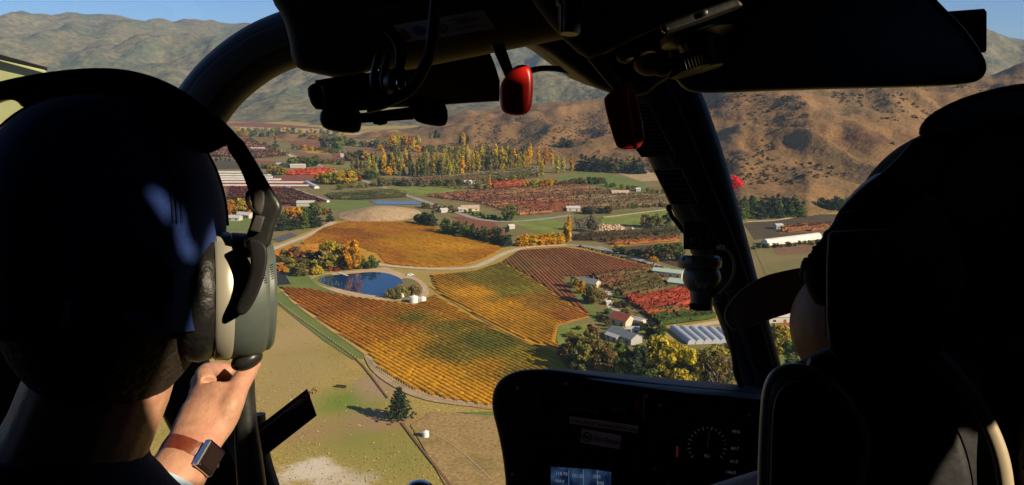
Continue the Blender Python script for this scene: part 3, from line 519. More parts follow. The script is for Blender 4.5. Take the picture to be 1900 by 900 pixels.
tree_line((850, 273), (870, 272), 4, 24, 'poplar', ['orange', 'dark', 'gold'], 'poplar in the right cluster on the tan hill foot', 'right poplar cluster on the tan hill', wide=1.4)
tree_line((722, 272), (778, 272), 11, 21, 'poplar', ['gold', 'yellowgreen', 'orange'], 'far autumn tree at the left end of the tan hill', 'far trees at the tan hill end', wide=2)
tree_line((962, 457), (1045, 453), 26, 22, 'poplar', ['gold'], 'bright yellow young poplar in the dense hedge by the pale track', 'bright yellow poplar hedge', jx=1, jy=.5, jh=.08, wide=3.0)
tree_line((815, 430), (935, 454), 17, 28, 'conifer', ['dark', 'green'], 'dark conifer in the shelter belt behind the golden vineyard', 'conifer shelter belt', wide=1.2)
for x, y, h, l in [(803, 420, 30, 'dark conifer at the left end of the shelter belt'), (941, 457, 38, 'tallest dark conifer at the right end of the shelter belt'), (612, 411, 26, 'dark conifer at the left foot of the bare knoll'), (511, 274, 20, 'far dark blue conifer beside the valley road')]: tree(x, y, h, 'conifer', 'dark', l, wide=1.1)
tree_line((517, 428), (592, 420), 12, 32, 'conifer', ['dark', 'green', 'dark'], 'dark conifer in the wood left of the knoll', 'conifer wood left of the knoll', wide=1.2)
tree_line((525, 415), (590, 404), 9, 26, 'round', ['olive', 'brown', 'orange', 'green'], 'autumn tree behind the conifer wood', 'autumn trees behind the conifer wood')
tree_line((1036, 288), (1066, 288), 6, 27, 'conifer', ['dark'], 'dark pine in the clump at the hill foot', 'pine clump at the hill foot', wide=1.6)
tree_line((1075, 317), (1196, 322), 19, 27, 'conifer', ['dark', 'dark', 'olive'], 'dark conifer in the belt under the hillside', 'conifer belt under the hillside', wide=1.5)
tree_line((1372, 406), (1490, 401), 26, 34, 'conifer', ['dark', 'green'], 'dark conifer in the plantation right of the windscreen pillar', 'plantation under the right hill', wide=1.2)
tree_line((1378, 399), (1480, 396), 16, 32, 'conifer', ['dark', 'green'], 'dark conifer in the back row of the plantation', 'back row of the plantation', wide=1.2)
tree_line((1525, 392), (1600, 390), 9, 24, 'round', ['dark', 'green'], 'dark round tree at the hill foot beside the pilot', 'dark trees beside the pilot')
tree(1362, 367, 40, 'round', 'scarlet', 'scarlet tree peeping out from behind the right windscreen pillar')
tree_line((1395, 372), (1470, 385), 8, 16, 'shrub', ['orange', 'brown', 'olive'], 'rusty bush above the pine plantation', 'rusty bushes above the plantation')
for x, y, h, k, p, l, w in [(655, 501, 56, 'round', 'orange', 'glowing orange tree beside the dark conifer at the pond', .75), (636, 501, 48, 'conifer', 'dark', 'dark conifer between the yellow and orange trees at the pond', .8), (613, 499, 54, 'round', 'yellowgreen', 'large yellow green tree at the pond head', 1.05), (670, 498, 24, 'round', 'green', 'dark green round tree right of the orange tree', 1.25), (691, 498, 24, 'round', 'green', 'rightmost dark green round tree on the pond bank', 1.4), (549, 487, 30, 'round', 'brown', 'brown tree at the back of the pond grove', 1.2), (528, 487, 24, 'round', 'olive', 'olive tree at the left edge of the pond grove', 1.2), (575, 490, 28, 'round', 'olive', 'olive tree in the middle of the pond grove', 1.1), (590, 495, 30, 'round', 'dark', 'dark tree behind the yellow green pond tree', 1.0),
    (524, 503, 16, 'shrub', 'orange', 'orange bush left of the pond', 1.3), (560, 513, 26, 'round', 'olive', 'bushy olive tree at the left pond end', 1.2), (546, 509, 18, 'shrub', 'olive', 'olive bush beside the left pond end', 1.0), (590, 510, 20, 'shrub', 'yellowgreen', 'yellow green bush at the pond edge', .9), (578, 507, 12, 'shrub', 'red', 'left small red bush at the pond head', .8), (613, 503, 9, 'shrub', 'red', 'middle small red bush at the pond head', 1.1), (627, 503, 9, 'shrub', 'red', 'right small red bush at the pond head', 1.1),
    (725, 553, 24, 'shrub', 'olive', 'left willow bush on the pond spit', .8), (744, 550, 28, 'shrub', 'olive', 'tall willow bush in the middle of the pond spit', .8), (766, 547, 26, 'shrub', 'brown', 'brown willow bush at the right of the pond spit', .8), (737, 556, 14, 'shrub', 'green', 'low green bush on the pond spit', 1.0)]:
    tree(x, y, h, k, p, l, wide=w)
pine = tree(742, 779, 62, 'pine', 'dark', 'lone dark pine in the dry paddock below the vineyard', wide=1.0)
for x, y, h, k, p, l, w in [(945, 409, 30, 'round', 'green', 'round green tree at the bend of the valley road', 1.15), (1070, 428, 26, 'bare', 'grey', 'grey thin tree right of the golden poplar', 1.2), (1085, 430, 30, 'bare', 'grey', 'grey leafless tree by the rubble heap', 1.2), (1100, 430, 32, 'round', 'grey', 'taller grey tree left of the rubble heap', .9), (1112, 426, 26, 'bare', 'olive', 'thin olive tree touching the rubble heap', 1.2), (1198, 422, 25, 'round', 'olive', 'round olive tree left of the pillar placard', 1.2), (1218, 423, 27, 'round', 'olive', 'larger olive tree next to the windscreen pillar', 1.2), (1238, 420, 26, 'round', 'green', 'green tree touching the windscreen pillar edge', 1.1),
    (1205, 482, 27, 'round', 'brown', 'brown tree left of the compass', 1.0), (1222, 482, 32, 'round', 'green', 'dark green tree left of the compass', .9), (1240, 484, 34, 'round', 'olive', 'olive tree behind the compass bracket', .9), (1258, 484, 34, 'round', 'green', 'green tree at the compass bracket edge', .9), (1213, 486, 14, 'shrub', 'orange', 'orange bush in front of the trees by the compass', 1), (1227, 500, 9, 'shrub', 'red', 'small red tree beside the pale green barn', 1),
    (1065, 535, 24, 'round', 'olive', 'small olive tree at the garden tip', 1), (1078, 545, 26, 'round', 'orange', 'orange brown tree near the grey roofed house', 1), (1100, 565, 38, 'round', 'olive', 'yellow olive tree in front of the grey roofed house', .8), (1090, 560, 30, 'round', 'green', 'green tree left of the yellow olive one', .9), (1112, 556, 22, 'shrub', 'brown', 'brown bush by the pale farm lane', 1),
    (1098, 665, 66, 'round', 'brown', 'big brown tree at the left of the farm trees', .85), (1078, 692, 60, 'round', 'olive', 'dark olive tree at the dash edge', .9), (1125, 700, 60, 'round', 'brown', 'brown green tree in the farm grove', .85), (1150, 675, 44, 'round', 'green', 'bright green tree below the grey shed', .9), (1150, 715, 56, 'round', 'green', 'green tree low in the farm grove', .9), (1180, 722, 66, 'round', 'dark', 'dark tree low in the farm grove', .9), (1195, 690, 52, 'bare', 'brown', 'thin brown tree in the farm grove', 1.1), (1215, 665, 44, 'round', 'brown', 'brown tree right of the white shed', .9),
    (1225, 725, 78, 'round', 'yellowgreen', 'first tall yellow green tree above the dash', .8), (1250, 725, 84, 'round', 'yellowgreen', 'second tall yellow green tree above the dash', .75), (1275, 728, 86, 'round', 'yellowgreen', 'third tall yellow green tree above the dash', .75), (1300, 730, 80, 'round', 'olive', 'olive tree among the yellow green ones above the dash', .8), (1322, 725, 84, 'round', 'olive', 'olive tree left of the pillar foot', .75), (1345, 735, 88, 'bare', 'brown', 'thin brown tree with pale trunk at the pillar foot', 1.2), (1365, 735, 88, 'bare', 'grey', 'grey thin tree behind the pillar foot', 1.2), (1330, 740, 80, 'bare', 'olive', 'pale trunked tree in front of the olive trees', 1.1), (1205, 735, 56, 'round', 'green', 'green tree between the dark and yellow green trees', .9), (1260, 742, 60, 'round', 'yellowgreen', 'front yellow green tree rising from behind the dash', 1),
    (1185, 612, 18, 'shrub', 'dark', 'dark bush behind the white roofed shed', 1.2), (1205, 625, 28, 'round', 'dark', 'dark tree above the greenhouse end', 1.2), (1225, 632, 30, 'round', 'green', 'green tree left of the greenhouses', 1.1), (1130, 583, 14, 'shrub', 'green', 'green garden bush left of the red roof', 1), (1155, 570, 16, 'shrub', 'dark', 'dark bush right of the pale farm lane', 1.2), (1162, 582, 14, 'shrub', 'brown', 'brown bush above the white shed roof', 1), (1145, 553, 14, 'shrub', 'green', 'green bush at the top of the farm lane', 1), (1060, 625, 14, 'shrub', 'olive', 'olive bush in the lower garden', 1.2), (1075, 612, 12, 'shrub', 'green', 'green bush at the garden corner', 1),
    (1445, 660, 60, 'round', 'yellowgreen', 'yellow green tree seen under the cap peak', 1), (1470, 690, 60, 'round', 'green', 'green tree behind the pilot cheek', 1)]:
    tree(x, y, h, k, p, l, wide=w)
tree_line((1075, 458), (1245, 503), 34, 5, 'shrub', ['dark', 'green'], 'small clipped bush in the dotted line along the road', 'bush line along the road', jx=.6, jy=.3, wide=.9)
tree_line((400, 402), (468, 398), 9, 28, 'round', ['orange', 'olive', 'yellowgreen', 'brown'], 'autumn tree seen through the headset arm', 'autumn trees through the headset arm', wide=1.1)
tree_line((398, 378), (462, 392), 11, 20, 'conifer', ['dark', 'dark', 'green'], 'dark conifer in the row seen through the headset arm', 'conifer row through the headset arm', wide=1.4)
for p0, p1, n, h, pals, lab, grp in [((535, 309), (588, 308), 9, 18, ['dark', 'green', 'olive'], 'dark tree by the far farmyard', 'dark trees by the far farmyard'), ((495, 324), (528, 325), 5, 15, ['yellowgreen', 'olive'], 'rounded yellow green tree left of the red orchard', 'round trees left of the red orchard'), ((590, 340), (655, 342), 11, 22, ['yellowgreen', 'gold', 'olive'], 'yellow tree right of the white netting', 'yellow trees right of the netting'), ((600, 277), (630, 279), 6, 26, ['grey', 'green'], 'grey green tree in the far clump', 'far grey green clump'), ((650, 330), (700, 333), 9, 18, ['brown', 'olive', 'green'], 'bushy tree at the left end of the windbreak', 'bushes at the windbreak end'), ((700, 345), (870, 345), 18, 14, ['olive', 'green', 'brown', 'grey'], 'low tree in the hedge along the green paddock', 'hedge along the green paddock'),
     ((972, 349), (1028, 348), 9, 16, ['orange', 'yellowgreen', 'gold'], 'orange shrub tree behind the striped orchard', 'orange shrubs behind the striped orchard'), ((1028, 347), (1125, 340), 13, 12, ['olive', 'green', 'brown', 'dark'], 'low tree in the hedge behind the striped orchard', 'hedge behind the striped orchard'), ((640, 297), (700, 299), 8, 15, ['dark', 'olive', 'gold'], 'tree around the far white houses', 'trees around the far white houses'), ((440, 252), (640, 262), 26, 10, ['olive', 'green', 'gold', 'grey', 'brown'], 'tiny tree in the hedges of the far valley', 'far valley hedges'), ((640, 270), (720, 275), 10, 13, ['green', 'orange', 'olive'], 'small tree left of the tan hill end', 'small trees left of the tan hill'), ((860, 395), (930, 410), 10, 8, ['green', 'dark'], 'clipped hedge bush along the valley road', 'hedge along the valley road'), ((1080, 398), (1135, 396), 8, 13, ['dark', 'grey', 'brown'], 'small tree right of the white house', 'small trees right of the white house'), ((1140, 388), (1240, 383), 14, 7, ['green', 'olive'], 'low hedge bush under the striped orchard', 'hedge under the striped orchard'), ((830, 350), (905, 352), 7, 9, ['dark', 'olive'], 'low dark bush left of the lone gold poplar', 'dark bushes left of the lone poplar'), ((560, 402), (612, 398), 6, 14, ['orange', 'olive'], 'autumn bush at the knoll foot', 'autumn bushes at the knoll foot'), ((770, 414), (805, 420), 5, 20, ['green', 'dark'], 'green tree at the right foot of the knoll', 'green trees at the right knoll foot'), ((1395, 462), (1530, 452), 16, 8, ['dark', 'green'], 'hedge bush below the long white tunnel', 'hedge below the white tunnel'), ((780, 385), (850, 395), 7, 10, ['green', 'brown'], 'bush in the farm hedge left of the tan house', 'farm hedge left of the tan house')]:
    tree_line(p0, p1, n, h, 'round', pals, lab, grp, wide=1.25)
for p0, p1, n, h, pals, lab, grp in [((440, 243), (640, 250), 24, 8, ['olive', 'green', 'grey', 'gold'], 'tiny tree at the far foot of the mountains', 'trees at the mountain foot'), ((460, 262), (520, 282), 12, 8, ['green', 'olive', 'dark'], 'tiny tree along the far valley road', 'trees along the far valley road'), ((540, 276), (640, 286), 14, 8, ['olive', 'brown', 'green', 'gold'], 'tiny tree between the far maroon plots', 'trees between the far maroon plots'), ((390, 300), (470, 296), 10, 7, ['dark', 'green'], 'tiny dark tree edging the far brown orchard', 'dark edge of the far brown orchard'), ((1040, 660), (1075, 690), 5, 34, ['brown', 'olive', 'dark'], 'tree at the shaded left end of the farm grove', 'left end of the farm grove'), ((560, 300), (640, 306), 12, 10, ['olive', 'brown', 'green'], 'small tree in the hedge below the far white houses', 'hedge below the far white houses'), ((620, 352), (700, 346), 10, 9, ['green', 'olive', 'brown'], 'small tree between the far green plots', 'hedge between the far green plots'), ((470, 312), (530, 314), 9, 9, ['olive', 'brown', 'green'], 'small tree above the white netting strips', 'hedge above the netting'), ((880, 345), (975, 333), 12, 10, ['olive', 'brown', 'yellowgreen'], 'small tree behind the small red orchard', 'hedge behind the small red orchard'), ((1120, 345), (1235, 362), 12, 8, ['green', 'olive', 'brown'], 'low tree on the green slope under the hill', 'trees on the green slope'), ((1120, 450), (1240, 437), 13, 9, ['green', 'dark', 'brown'], 'low tree between the orchard strips beyond the road', 'hedge between the strips beyond the road'), ((1140, 470), (1200, 478), 8, 14, ['dark', 'green'], 'dark tree in the shady patch beyond the road', 'dark trees beyond the road'), ((700, 280), (860, 283), 16, 12, ['olive', 'gold', 'brown', 'green'], 'small autumn tree behind the windbreak', 'trees behind the windbreak'), ((1060, 668), (1200, 700), 15, 50, ['green', 'olive', 'brown', 'dark'], 'mixed tree in the farm grove beside the dash', 'mixed farm grove'), ((1205, 695), (1350, 715), 15, 64, ['yellowgreen', 'olive', 'yellowgreen'], 'yellow green tree in the grove along the dash top', 'yellow green grove'), ((1130, 560), (1200, 615), 9, 11, ['green', 'brown', 'olive'], 'garden bush around the farm sheds', 'garden bushes around the sheds'), ((1105, 585), (1135, 615), 5, 12, ['green', 'olive'], 'garden bush on the lawn left of the red roof', 'garden bushes on the lawn'), ((530, 495), (600, 500), 7, 17, ['olive', 'green', 'yellowgreen', 'brown'], 'bushy tree at the left end of the pond', 'bushes at the pond left end')]:
    tree_line(p0, p1, n, h, 'round', pals, lab, grp, wide=1.2)
tree(665, 336, 14, 'shrub', 'red', 'red bush near the left end of the poplar windbreak'); tree(722, 326, 17, 'round', 'gold', 'small golden tree at the foot of the windbreak', wide=1.1); tree(750, 325, 16, 'conifer', 'dark', 'left dark conifer at the foot of the windbreak'); tree(762, 325, 17, 'conifer', 'dark', 'right dark conifer at the foot of the windbreak')
# ------------------------------------------------------------------ buildings
house(872, 391, 20, 10, 3.6, 2.4, 10, 'cream', 'tan', 'cream farmhouse with tan roof beside the valley road'); house(858, 392, 9, 8, 3, 1.6, 10, 'white', 'pale', 'pale shed joined to the cream farmhouse', 'farm_shed')
house(1063, 391, 15, 8, 3.4, 1.8, 5, 'white', 'white', 'white house at the end of the striped orchard'); house(1150, 362, 22, 10, 3.6, 2.2, 5, 'cream', 'tan', 'tan house on the green slope under the hill'); house(1184, 355, 6, 5, 3, 1.5, 0, 'white', 'pale', 'small pale shed right of the tan house', 'farm_shed', detail=False)
house(868, 342, 11, 8, 3.5, 2, 20, 'white', 'white', 'small white house below the poplar windbreak'); house(884, 341, 8, 7, 3, 1.6, 10, 'white', 'grey', 'grey roofed shed beside the small white house', 'farm_shed'); house(823, 394, 8, 6, 3, 1.5, 30, 'white', 'white', 'little white shed by the farm hedge', 'farm_shed', detail=False); house(948, 424, 6, 5, 2.8, 1.2, 30, 'white', 'pale', 'pale hut in the brown orchard', 'farm_shed', detail=False)
for x, y, L_, w_, r_, rf, l in [(642, 291, 20, 12, 10, 'white', 'far white house at the left end of the orchard village'), (672, 296, 24, 14, 0, 'white', 'largest far white house in the orchard village'), (692, 297, 16, 9, 0, 'pale', 'far pale shed right of the white houses'), (553, 311, 24, 12, 5, 'pale', 'far pale packing shed behind the red orchard'), (527, 309, 26, 10, -8, 'white', 'far white shed left of the packing shed'), (478, 279, 30, 10, -5, 'white', 'far long white shed beside the valley road'), (548, 256, 26, 10, 0, 'pale', 'farthest pale shed under the mountains'), (568, 382, 20, 9, 0, 'white', 'white shed left of the knoll'), (685, 267, 14, 9, 0, 'white', 'far white cottage among the autumn trees'), (652, 268, 14, 9, 0, 'tan', 'far tan cottage among the autumn trees')]:
    house(x, y, L_, w_, 4, 2, r_, 'white', rf, l, detail=False, name='farm_shed', cat='shed')
house(425, 409, 26, 9, 3.6, 1.8, -6, 'white', 'white', 'long white shed seen left of the headset arm', 'farm_shed'); house(456, 404, 17, 9, 3.6, 2.2, -25, 'white', 'pale', 'pale roofed house seen left of the headset arm')
house(1092, 532, 15, 9, 3.4, 2.4, -35, 'cream', 'grey', 'house with blue grey roof at the top of the garden'); house(1154, 601, 12, 9, 3.4, 3, -45, 'cream', 'red', 'red tiled house in the middle of the farm'); house(1146, 594, 8, 6, 3.2, 2, -45, 'white', 'grey', 'grey roofed wing beside the red tiled house')
house(1178, 600, 13, 5, 3.2, .9, -48, 'white', 'white', 'long bright white roofed shed by the red rows', 'farm_shed'); house(1174, 618, 7, 5, 3, .8, -10, 'white', 'white', 'small square white shed below the white roofed one', 'farm_shed'); house(1158, 632, 19, 9, 3.8, 2.2, -52, 'grey', 'grey', 'big dark grey barn in the farm yard', 'farm_shed'); house(1138, 632, 9, 4, 3, .8, -52, 'white', 'white', 'narrow white lean-to beside the grey barn', 'farm_shed'); house(1209, 648, 5, 4, 3.4, 1.2, -10, 'white', 'white', 'tall narrow white shed near the greenhouses', 'farm_shed'); house(1128, 566, 3, 2.5, 2.2, .7, 20, 'white', 'white', 'tiny white hut beside the farm lane', 'farm_shed', detail=False)
house(1240, 513, 22, 8, 4, 1.5, -28, 'white', 'green', 'long pale green roofed barn left of the compass', 'barn', cat='barn'); house(1262, 533, 15, 10, 4, 1.8, -28, 'white', 'green', 'wider pale green roofed barn under the compass', 'barn', cat='barn'); house(1444, 425, 7, 6, 4, 1.2, 10, 'white', 'white', 'tiny white house right of the pillar below the plantation'); house(1450, 596, 20, 9, 4, 1.5, 8, 'white', 'pale', 'pale shed seen below the cap peak', 'farm_shed'); house(1455, 612, 12, 6, 3, 1, 8, 'white', 'red', 'low red and white shed seen below the cap peak', 'farm_shed')
# polytunnels and nets
TUN = plain('greenhouse_film', (.44, .47, .50), .35, vary=.1, scale=.5)
def tunnel(a, b_, width, h, label, group=None, mat=TUN, name='polytunnel', cat='greenhouse'):
    A, B = G(*a), G(*b_); L_ = (B - A).length; n = 10; v, f = [], []
    e = empty(name, ((A.x + B.x) / 2, (A.y + B.y) / 2, .1), math.atan2(B.y - A.y, B.x - A.x)); tag(e, label, cat, group)
    for i, x in enumerate((-L_ / 2, L_ / 2)):
        for j in range(n + 1): t = math.pi * j / n; v.append((x, -width / 2 * math.cos(t), h * math.sin(t) ** .7))
    for j in range(n): f.append((j, j + 1, n + 2 + j, n + 1 + j))
    me = bpy.data.meshes.new('cover'); me.from_pydata(v, [], f); me.update(); link('cover', me, mat, e)
    me = bpy.data.meshes.new('end_wall'); me.from_pydata(v, [], [tuple(range(n, -1, -1)), tuple(range(n + 1, 2 * n + 2))]); me.update(); link('end_wall', me, mat, e); return e
for k in range(7):
    tunnel((1250 + 17 * k, 612 + .5 * k), (1284 + 15 * k, 640 - .5 * k), 4.3, 2.6, ['first', 'second', 'third', 'fourth', 'fifth', 'sixth', 'seventh'][k] + ' pale greenhouse tunnel from the left beside the orchard', 'greenhouse tunnels')
tunnel((1418, 455), (1518, 442), 7, 4.5, 'long white tunnel seen between the pillar and the pilot', mat=NET)
for k, (x0, x1, y, wd) in enumerate([(380, 470, 319.5, 9), (380, 505, 324.5, 7), (380, 505, 329, 6), (380, 520, 333, 9), (380, 570, 338.5, 5), (380, 575, 344.5, 5)]):
    tunnel((x0, y), (x1, y + .8), wd * 1.0, 1.6, ['highest', 'second highest', 'third', 'fourth', 'fifth', 'lowest'][k] + ' long strip of white orchard netting from the top', 'white netting strips', NET, 'orchard_net', 'net')
for y in (341.5, 347): field('field', [(380, y - 2), (580, y - 2), (585, y + 1), (380, y + 1)], REDF)
tunnel((529, 348), (609, 375.5), 3.2, 2.4, 'straight white windbreak strip between brown and green orchard', mat=NET, name='windbreak_net', cat='net'); tunnel((569, 340), (588, 350), 6, 3, 'short white net roof right of the netting strips', mat=NET, name='orchard_net', cat='net')
field('black_net', [(511, 505), (522, 500), (540, 528), (512, 530)], BLACKNET, 'dark netting laid by the headset cup'); field('black_net', [(505, 444), (540, 432), (552, 438), (520, 450)], plain('grey_netting', (.10, .10, .11), .8, vary=.3, scale=.4))
# water tanks, trough, rubble, jetty, car
def lathe_mesh(name, prof, n=20):
    v, f = [], []
    for r, z in prof:
        for i in range(n): v.append((r * math.cos(6.28318 * i / n), r * math.sin(6.28318 * i / n), z))
    for j in range(len(prof) - 1):
        for i in range(n): f.append((j * n + i, j * n + (i + 1) % n, (j + 1) * n + (i + 1) % n, (j + 1) * n + i))
    f.append(tuple(range(n - 1, -1, -1))); f.append(tuple((len(prof) - 1) * n + i for i in range(n)))
    me = bpy.data.meshes.new(name); me.from_pydata(v, [], f); me.update(); return me
TANK = plain('white_tank', (.75, .75, .72), .5, vary=.06, scale=1)
def tank(px, py, r, h, label):
    p = G(px, py); e = empty('water_tank', (p.x, p.y, .08)); tag(e, label, 'tank'); link('shell', lathe_mesh('shell', [(r, 0), (r, h * .3), (r * 1.02, h * .33), (r, h * .36), (r, h * .66), (r * 1.02, h * .69), (r, h * .72), (r, h)]), TANK, e); o = link('lid', lathe_mesh('lid', [(r * 1.03, 0), (r * 1.0, .08), (r * .3, h * .2), (r * .28, h * .28), (.02, h * .28)]), TANK, e); o.location.z = h
tank(768, 561, 2.4, 3.2, 'bigger white water tank at the pond corner'); tank(784, 560, 2.0, 2.4, 'smaller white water tank at the pond corner'); tank(790, 811, 1.15, 1.9, 'single white water tank in the dry paddock'); tank(747, 552, 1, 2.2, 'slim pale pump tank among the pond bushes')
p = G(633, 719); e = empty('feed_trough', (p.x, p.y, .06), -.25); tag(e, 'dark feed trough lying in the green patch of the paddock', 'trough'); WOODD = plain('dark_wood', (.07, .05, .035), .9, vary=.3, scale=4)
for nm, sx, sy, sz, x, y, z in [('side', 4.2, .12, .7, 0, -.5, .15), ('side', 4.2, .12, .7, 0, .5, .15), ('base', 4.2, .88, .1, 0, 0, .15), ('end', .12, .88, .7, -2.16, 0, .15), ('end', .12, .88, .7, 2.16, 0, .15), ('foot', .3, 1.0, .15, -1.5, 0, 0), ('foot', .3, 1.0, .15, 1.5, 0, 0)]:
    o = link(nm, box_mesh(nm, sx, sy, sz), WOODD, e); o.location = (x, y, z)
a, b_ = G(628, 507), G(645, 513); e = empty('jetty', ((a.x + b_.x) / 2, (a.y + b_.y) / 2, .3), math.atan2(b_.y - a.y, b_.x - a.x)); tag(e, 'small pale wooden jetty reaching into the pond', 'jetty'); L_ = (b_ - a).length
JET = plain('pale_timber', (.60, .52, .42), .8, vary=.15, scale=3)
for i in range(14): o = link('plank', box_mesh('plank', L_ / 14 - .06, 1.8, .08), JET, e); o.location = (-L_ / 2 + L_ * (i + .5) / 14, 0, .3)
for sx in (-1, 1):
    for sy in (-1, 1): o = link('pile', box_mesh('pile', .22, .22, .68), JET, e); o.location = (sx * L_ * .4, sy * .75, -.38)
CARW = plain('white_car_paint', (.75, .76, .78), .3, vary=.04); TYRE = plain('tyre', (.02, .02, .02), .9)
p = G(762, 512); e = empty('parked_car', (p.x, p.y, .1), .2); tag(e, 'white car parked on the sandy track by the pond', 'car')
bm = bmesh.new(); prof = [(-2.2, .35), (2.2, .35), (2.2, .85), (1.2, .95), (.6, 1.5), (-1.3, 1.52), (-2.1, 1.0)]
vs1 = [bm.verts.new((x, -.85, z)) for x, z in prof]; vs2 = [bm.verts.new((x, .85, z)) for x, z in prof]; bm.faces.new(vs1); bm.faces.new(vs2[::-1])
for i in range(len(prof)): bm.faces.new((vs1[i], vs2[i], vs2[(i + 1) % len(prof)], vs1[(i + 1) % len(prof)]))
bmesh.ops.recalc_face_normals(bm, faces=bm.faces); me = bpy.data.meshes.new('body'); bm.to_mesh(me); link('body', me, CARW, e)
wm = lathe_mesh('wheel', [(.33, -.1), (.33, .1)], 14)
for x in (-1.4, 1.4):
    for y in (-.82, .82): o = link('wheel', wm, TYRE, e); o.location = (x, y, .33); o.rotation_euler = (math.pi / 2, 0, 0)
for s in (-1, 1): o = link('window', box_mesh('window', 1.7, .04, .42), PANE, e); o.location = (-.35, s * .86, 1.0)
# rubble heap and paddock stones
def stones(name, spots, label, r, mat, kind='stuff'):
    V, f = [], []
    for q in spots:
        k = len(V); rr = r * (.4 + random.random())
        for d in [(1, 0, 0), (-1, 0, 0), (0, 1, 0), (0, -1, 0), (0, 0, 1), (0, 0, -.3)]: V.append((q.x + d[0] * rr * random.uniform(.6, 1.3), q.y + d[1] * rr * random.uniform(.6, 1.3), .08 + max(0, d[2]) * rr * random.uniform(.4, .9)))
        f += [(k, k + 2, k + 4), (k + 2, k + 1, k + 4), (k + 1, k + 3, k + 4), (k + 3, k, k + 4), (k + 2, k, k + 5), (k + 1, k + 2, k + 5), (k + 3, k + 1, k + 5), (k, k + 3, k + 5)]
    me = bpy.data.meshes.new(name); me.from_pydata(V, [], f); me.update(); tag(link(name, me, mat), label, 'stones', kind=kind)
STONE = plain('pale_stone', (.50, .42, .30), .9, vary=.2, scale=.5)
stones('paddock_stones', [G(random.uniform(480, 900), random.uniform(690, 930)) for _ in range(40)] + [G(random.gauss(585, 38), random.gauss(880, 22)) for _ in range(25)], 'pale stones scattered over the dry paddock', .26, STONE)
stones('rubble_heap', [G(random.gauss(1135, 12), random.gauss(424, 2.5)) for _ in range(120)], 'tan heaps of rubble and brush below the green field', 2.2, plain('tan_rubble', (.42, .30, .19), .95, vary=.3, scale=.3))
# grass tufts of the near paddock
def tufts():
    n = 2600; V, Cc = [], []
    pts = [G(random.uniform(440, 960), 545 + 420 * random.random() ** .8) for _ in range(n)]
    keep = []
    polys = [[(505, 545), (540, 580), (600, 628), (664, 668), (700, 700), (760, 735), (850, 757), (1000, 765), (1000, 980), (440, 980), (440, 640)]]
    pg = polys[0]
    for q in pts:
        x, y = project(q); ins = False
        for i in range(len(pg)):
            (x0, y0), (x1, y1) = pg[i], pg[(i + 1) % len(pg)]
            if (y0 > y) != (y1 > y) and x < x0 + (x1 - x0) * (y - y0) / (y1 - y0): ins = not ins
        if ins and noise.noise(Vector((q.x * .03, q.y * .03, 8))) > -.25: keep.append(q)
    P = np.array([list(q) for q in keep]); n = len(P); a = np.random.rand(n) * 6.28; s = (.14 + .22 * np.random.rand(n))[:, None]; t = np.stack([np.cos(a), np.sin(a), np.zeros(n)], 1) * s
    u = np.stack([np.random.randn(n) * .1, np.random.randn(n) * .1, .12 + .2 * np.random.rand(n)], 1); P[:, 2] = .06
    v = np.stack([P - t, P + t, P + t * .8 + u, P - t * .8 + u], 1).reshape(-1, 3); base = np.array([[.42, .31, .14], [.38, .28, .12], [.34, .27, .10], [.48, .37, .19]])[np.random.randint(0, 4, n)]
    o = link('dry_grass', np_mesh('dry_grass', v, np.arange(n * 4).reshape(-1, 4), np.repeat(base * (1 + .15 * np.random.randn(n, 1)), 4, 0)), VINE); tag(o, 'dry tussock grass of the near paddock', 'grass', kind='stuff')
tufts()
# end posts of the near vine rows and the paddock fence
def posts(name, pts, n, h, r, label, mat):
    V, f = [], []; P = [G(*q) for q in smooth_poly(pts, 2, False)]; L_ = [0]
    for i in range(1, len(P)): L_.append(L_[-1] + (P[i] - P[i - 1]).length)
    for k in range(n):
        s = L_[-1] * k / (n - 1); i = max(1, next(j for j in range(len(L_)) if L_[j] >= s - 1e-6)); q = P[i - 1].lerp(P[i], (s - L_[i - 1]) / max(1e-6, L_[i] - L_[i - 1])); b0 = len(V)
        for z in (.05, h):
            for dx, dy in ((-r, -r), (r, -r), (r, r), (-r, r)): V.append((q.x + dx, q.y + dy, z))
        f += [(b0, b0 + 1, b0 + 5, b0 + 4), (b0 + 1, b0 + 2, b0 + 6, b0 + 5), (b0 + 2, b0 + 3, b0 + 7, b0 + 6), (b0 + 3, b0, b0 + 4, b0 + 7), (b0 + 4, b0 + 5, b0 + 6, b0 + 7)]
    me = bpy.data.meshes.new(name); me.from_pydata(V, [], f); me.update(); tag(link(name, me, mat), label, 'posts', kind='stuff')
POST = plain('post_wood', (.48, .40, .30), .9, vary=.2, scale=2)
posts('row_end_posts', [(522, 540), (541, 560), (602, 605), (682, 660), (703, 690), (763, 725), (825, 745), (905, 757), (1070, 763)], 130, 1.6, .07, 'pale end posts along the edge of the nearest vineyard', POST)
posts('paddock_fence', [(515, 560), (550, 588), (600, 622), (664, 668)], 40, 1.2, .07, 'thin fence posts along the green strip', POST)
# ------------------------------------------------------------------ air
bm = bmesh.new(); bmesh.ops.create_cube(bm, size=1); me = bpy.data.meshes.new('haze'); bm.to_mesh(me); bm.free()
HZ = bpy.data.materials.new('haze_air'); HZ.use_nodes = True; n_ = HZ.node_tree.nodes; n_.remove(n_['Principled BSDF']); pv = n_.new('ShaderNodeVolumePrincipled')
pv.inputs['Color'].default_value = (.50, .72, 1.0, 1); pv.inputs['Density'].default_value = 6e-5; pv.inputs['Anisotropy'].default_value = 0.0
HZ.node_tree.links.new(pv.outputs[0], n_['Material Output'].inputs['Volume'])
hz = link('haze', me, HZ); hz.scale = (22600, 14600, 801); hz.location = (0, 4000, 399.5); tag(hz, 'thin blue haze filling the valley air', 'haze', kind='stuff')
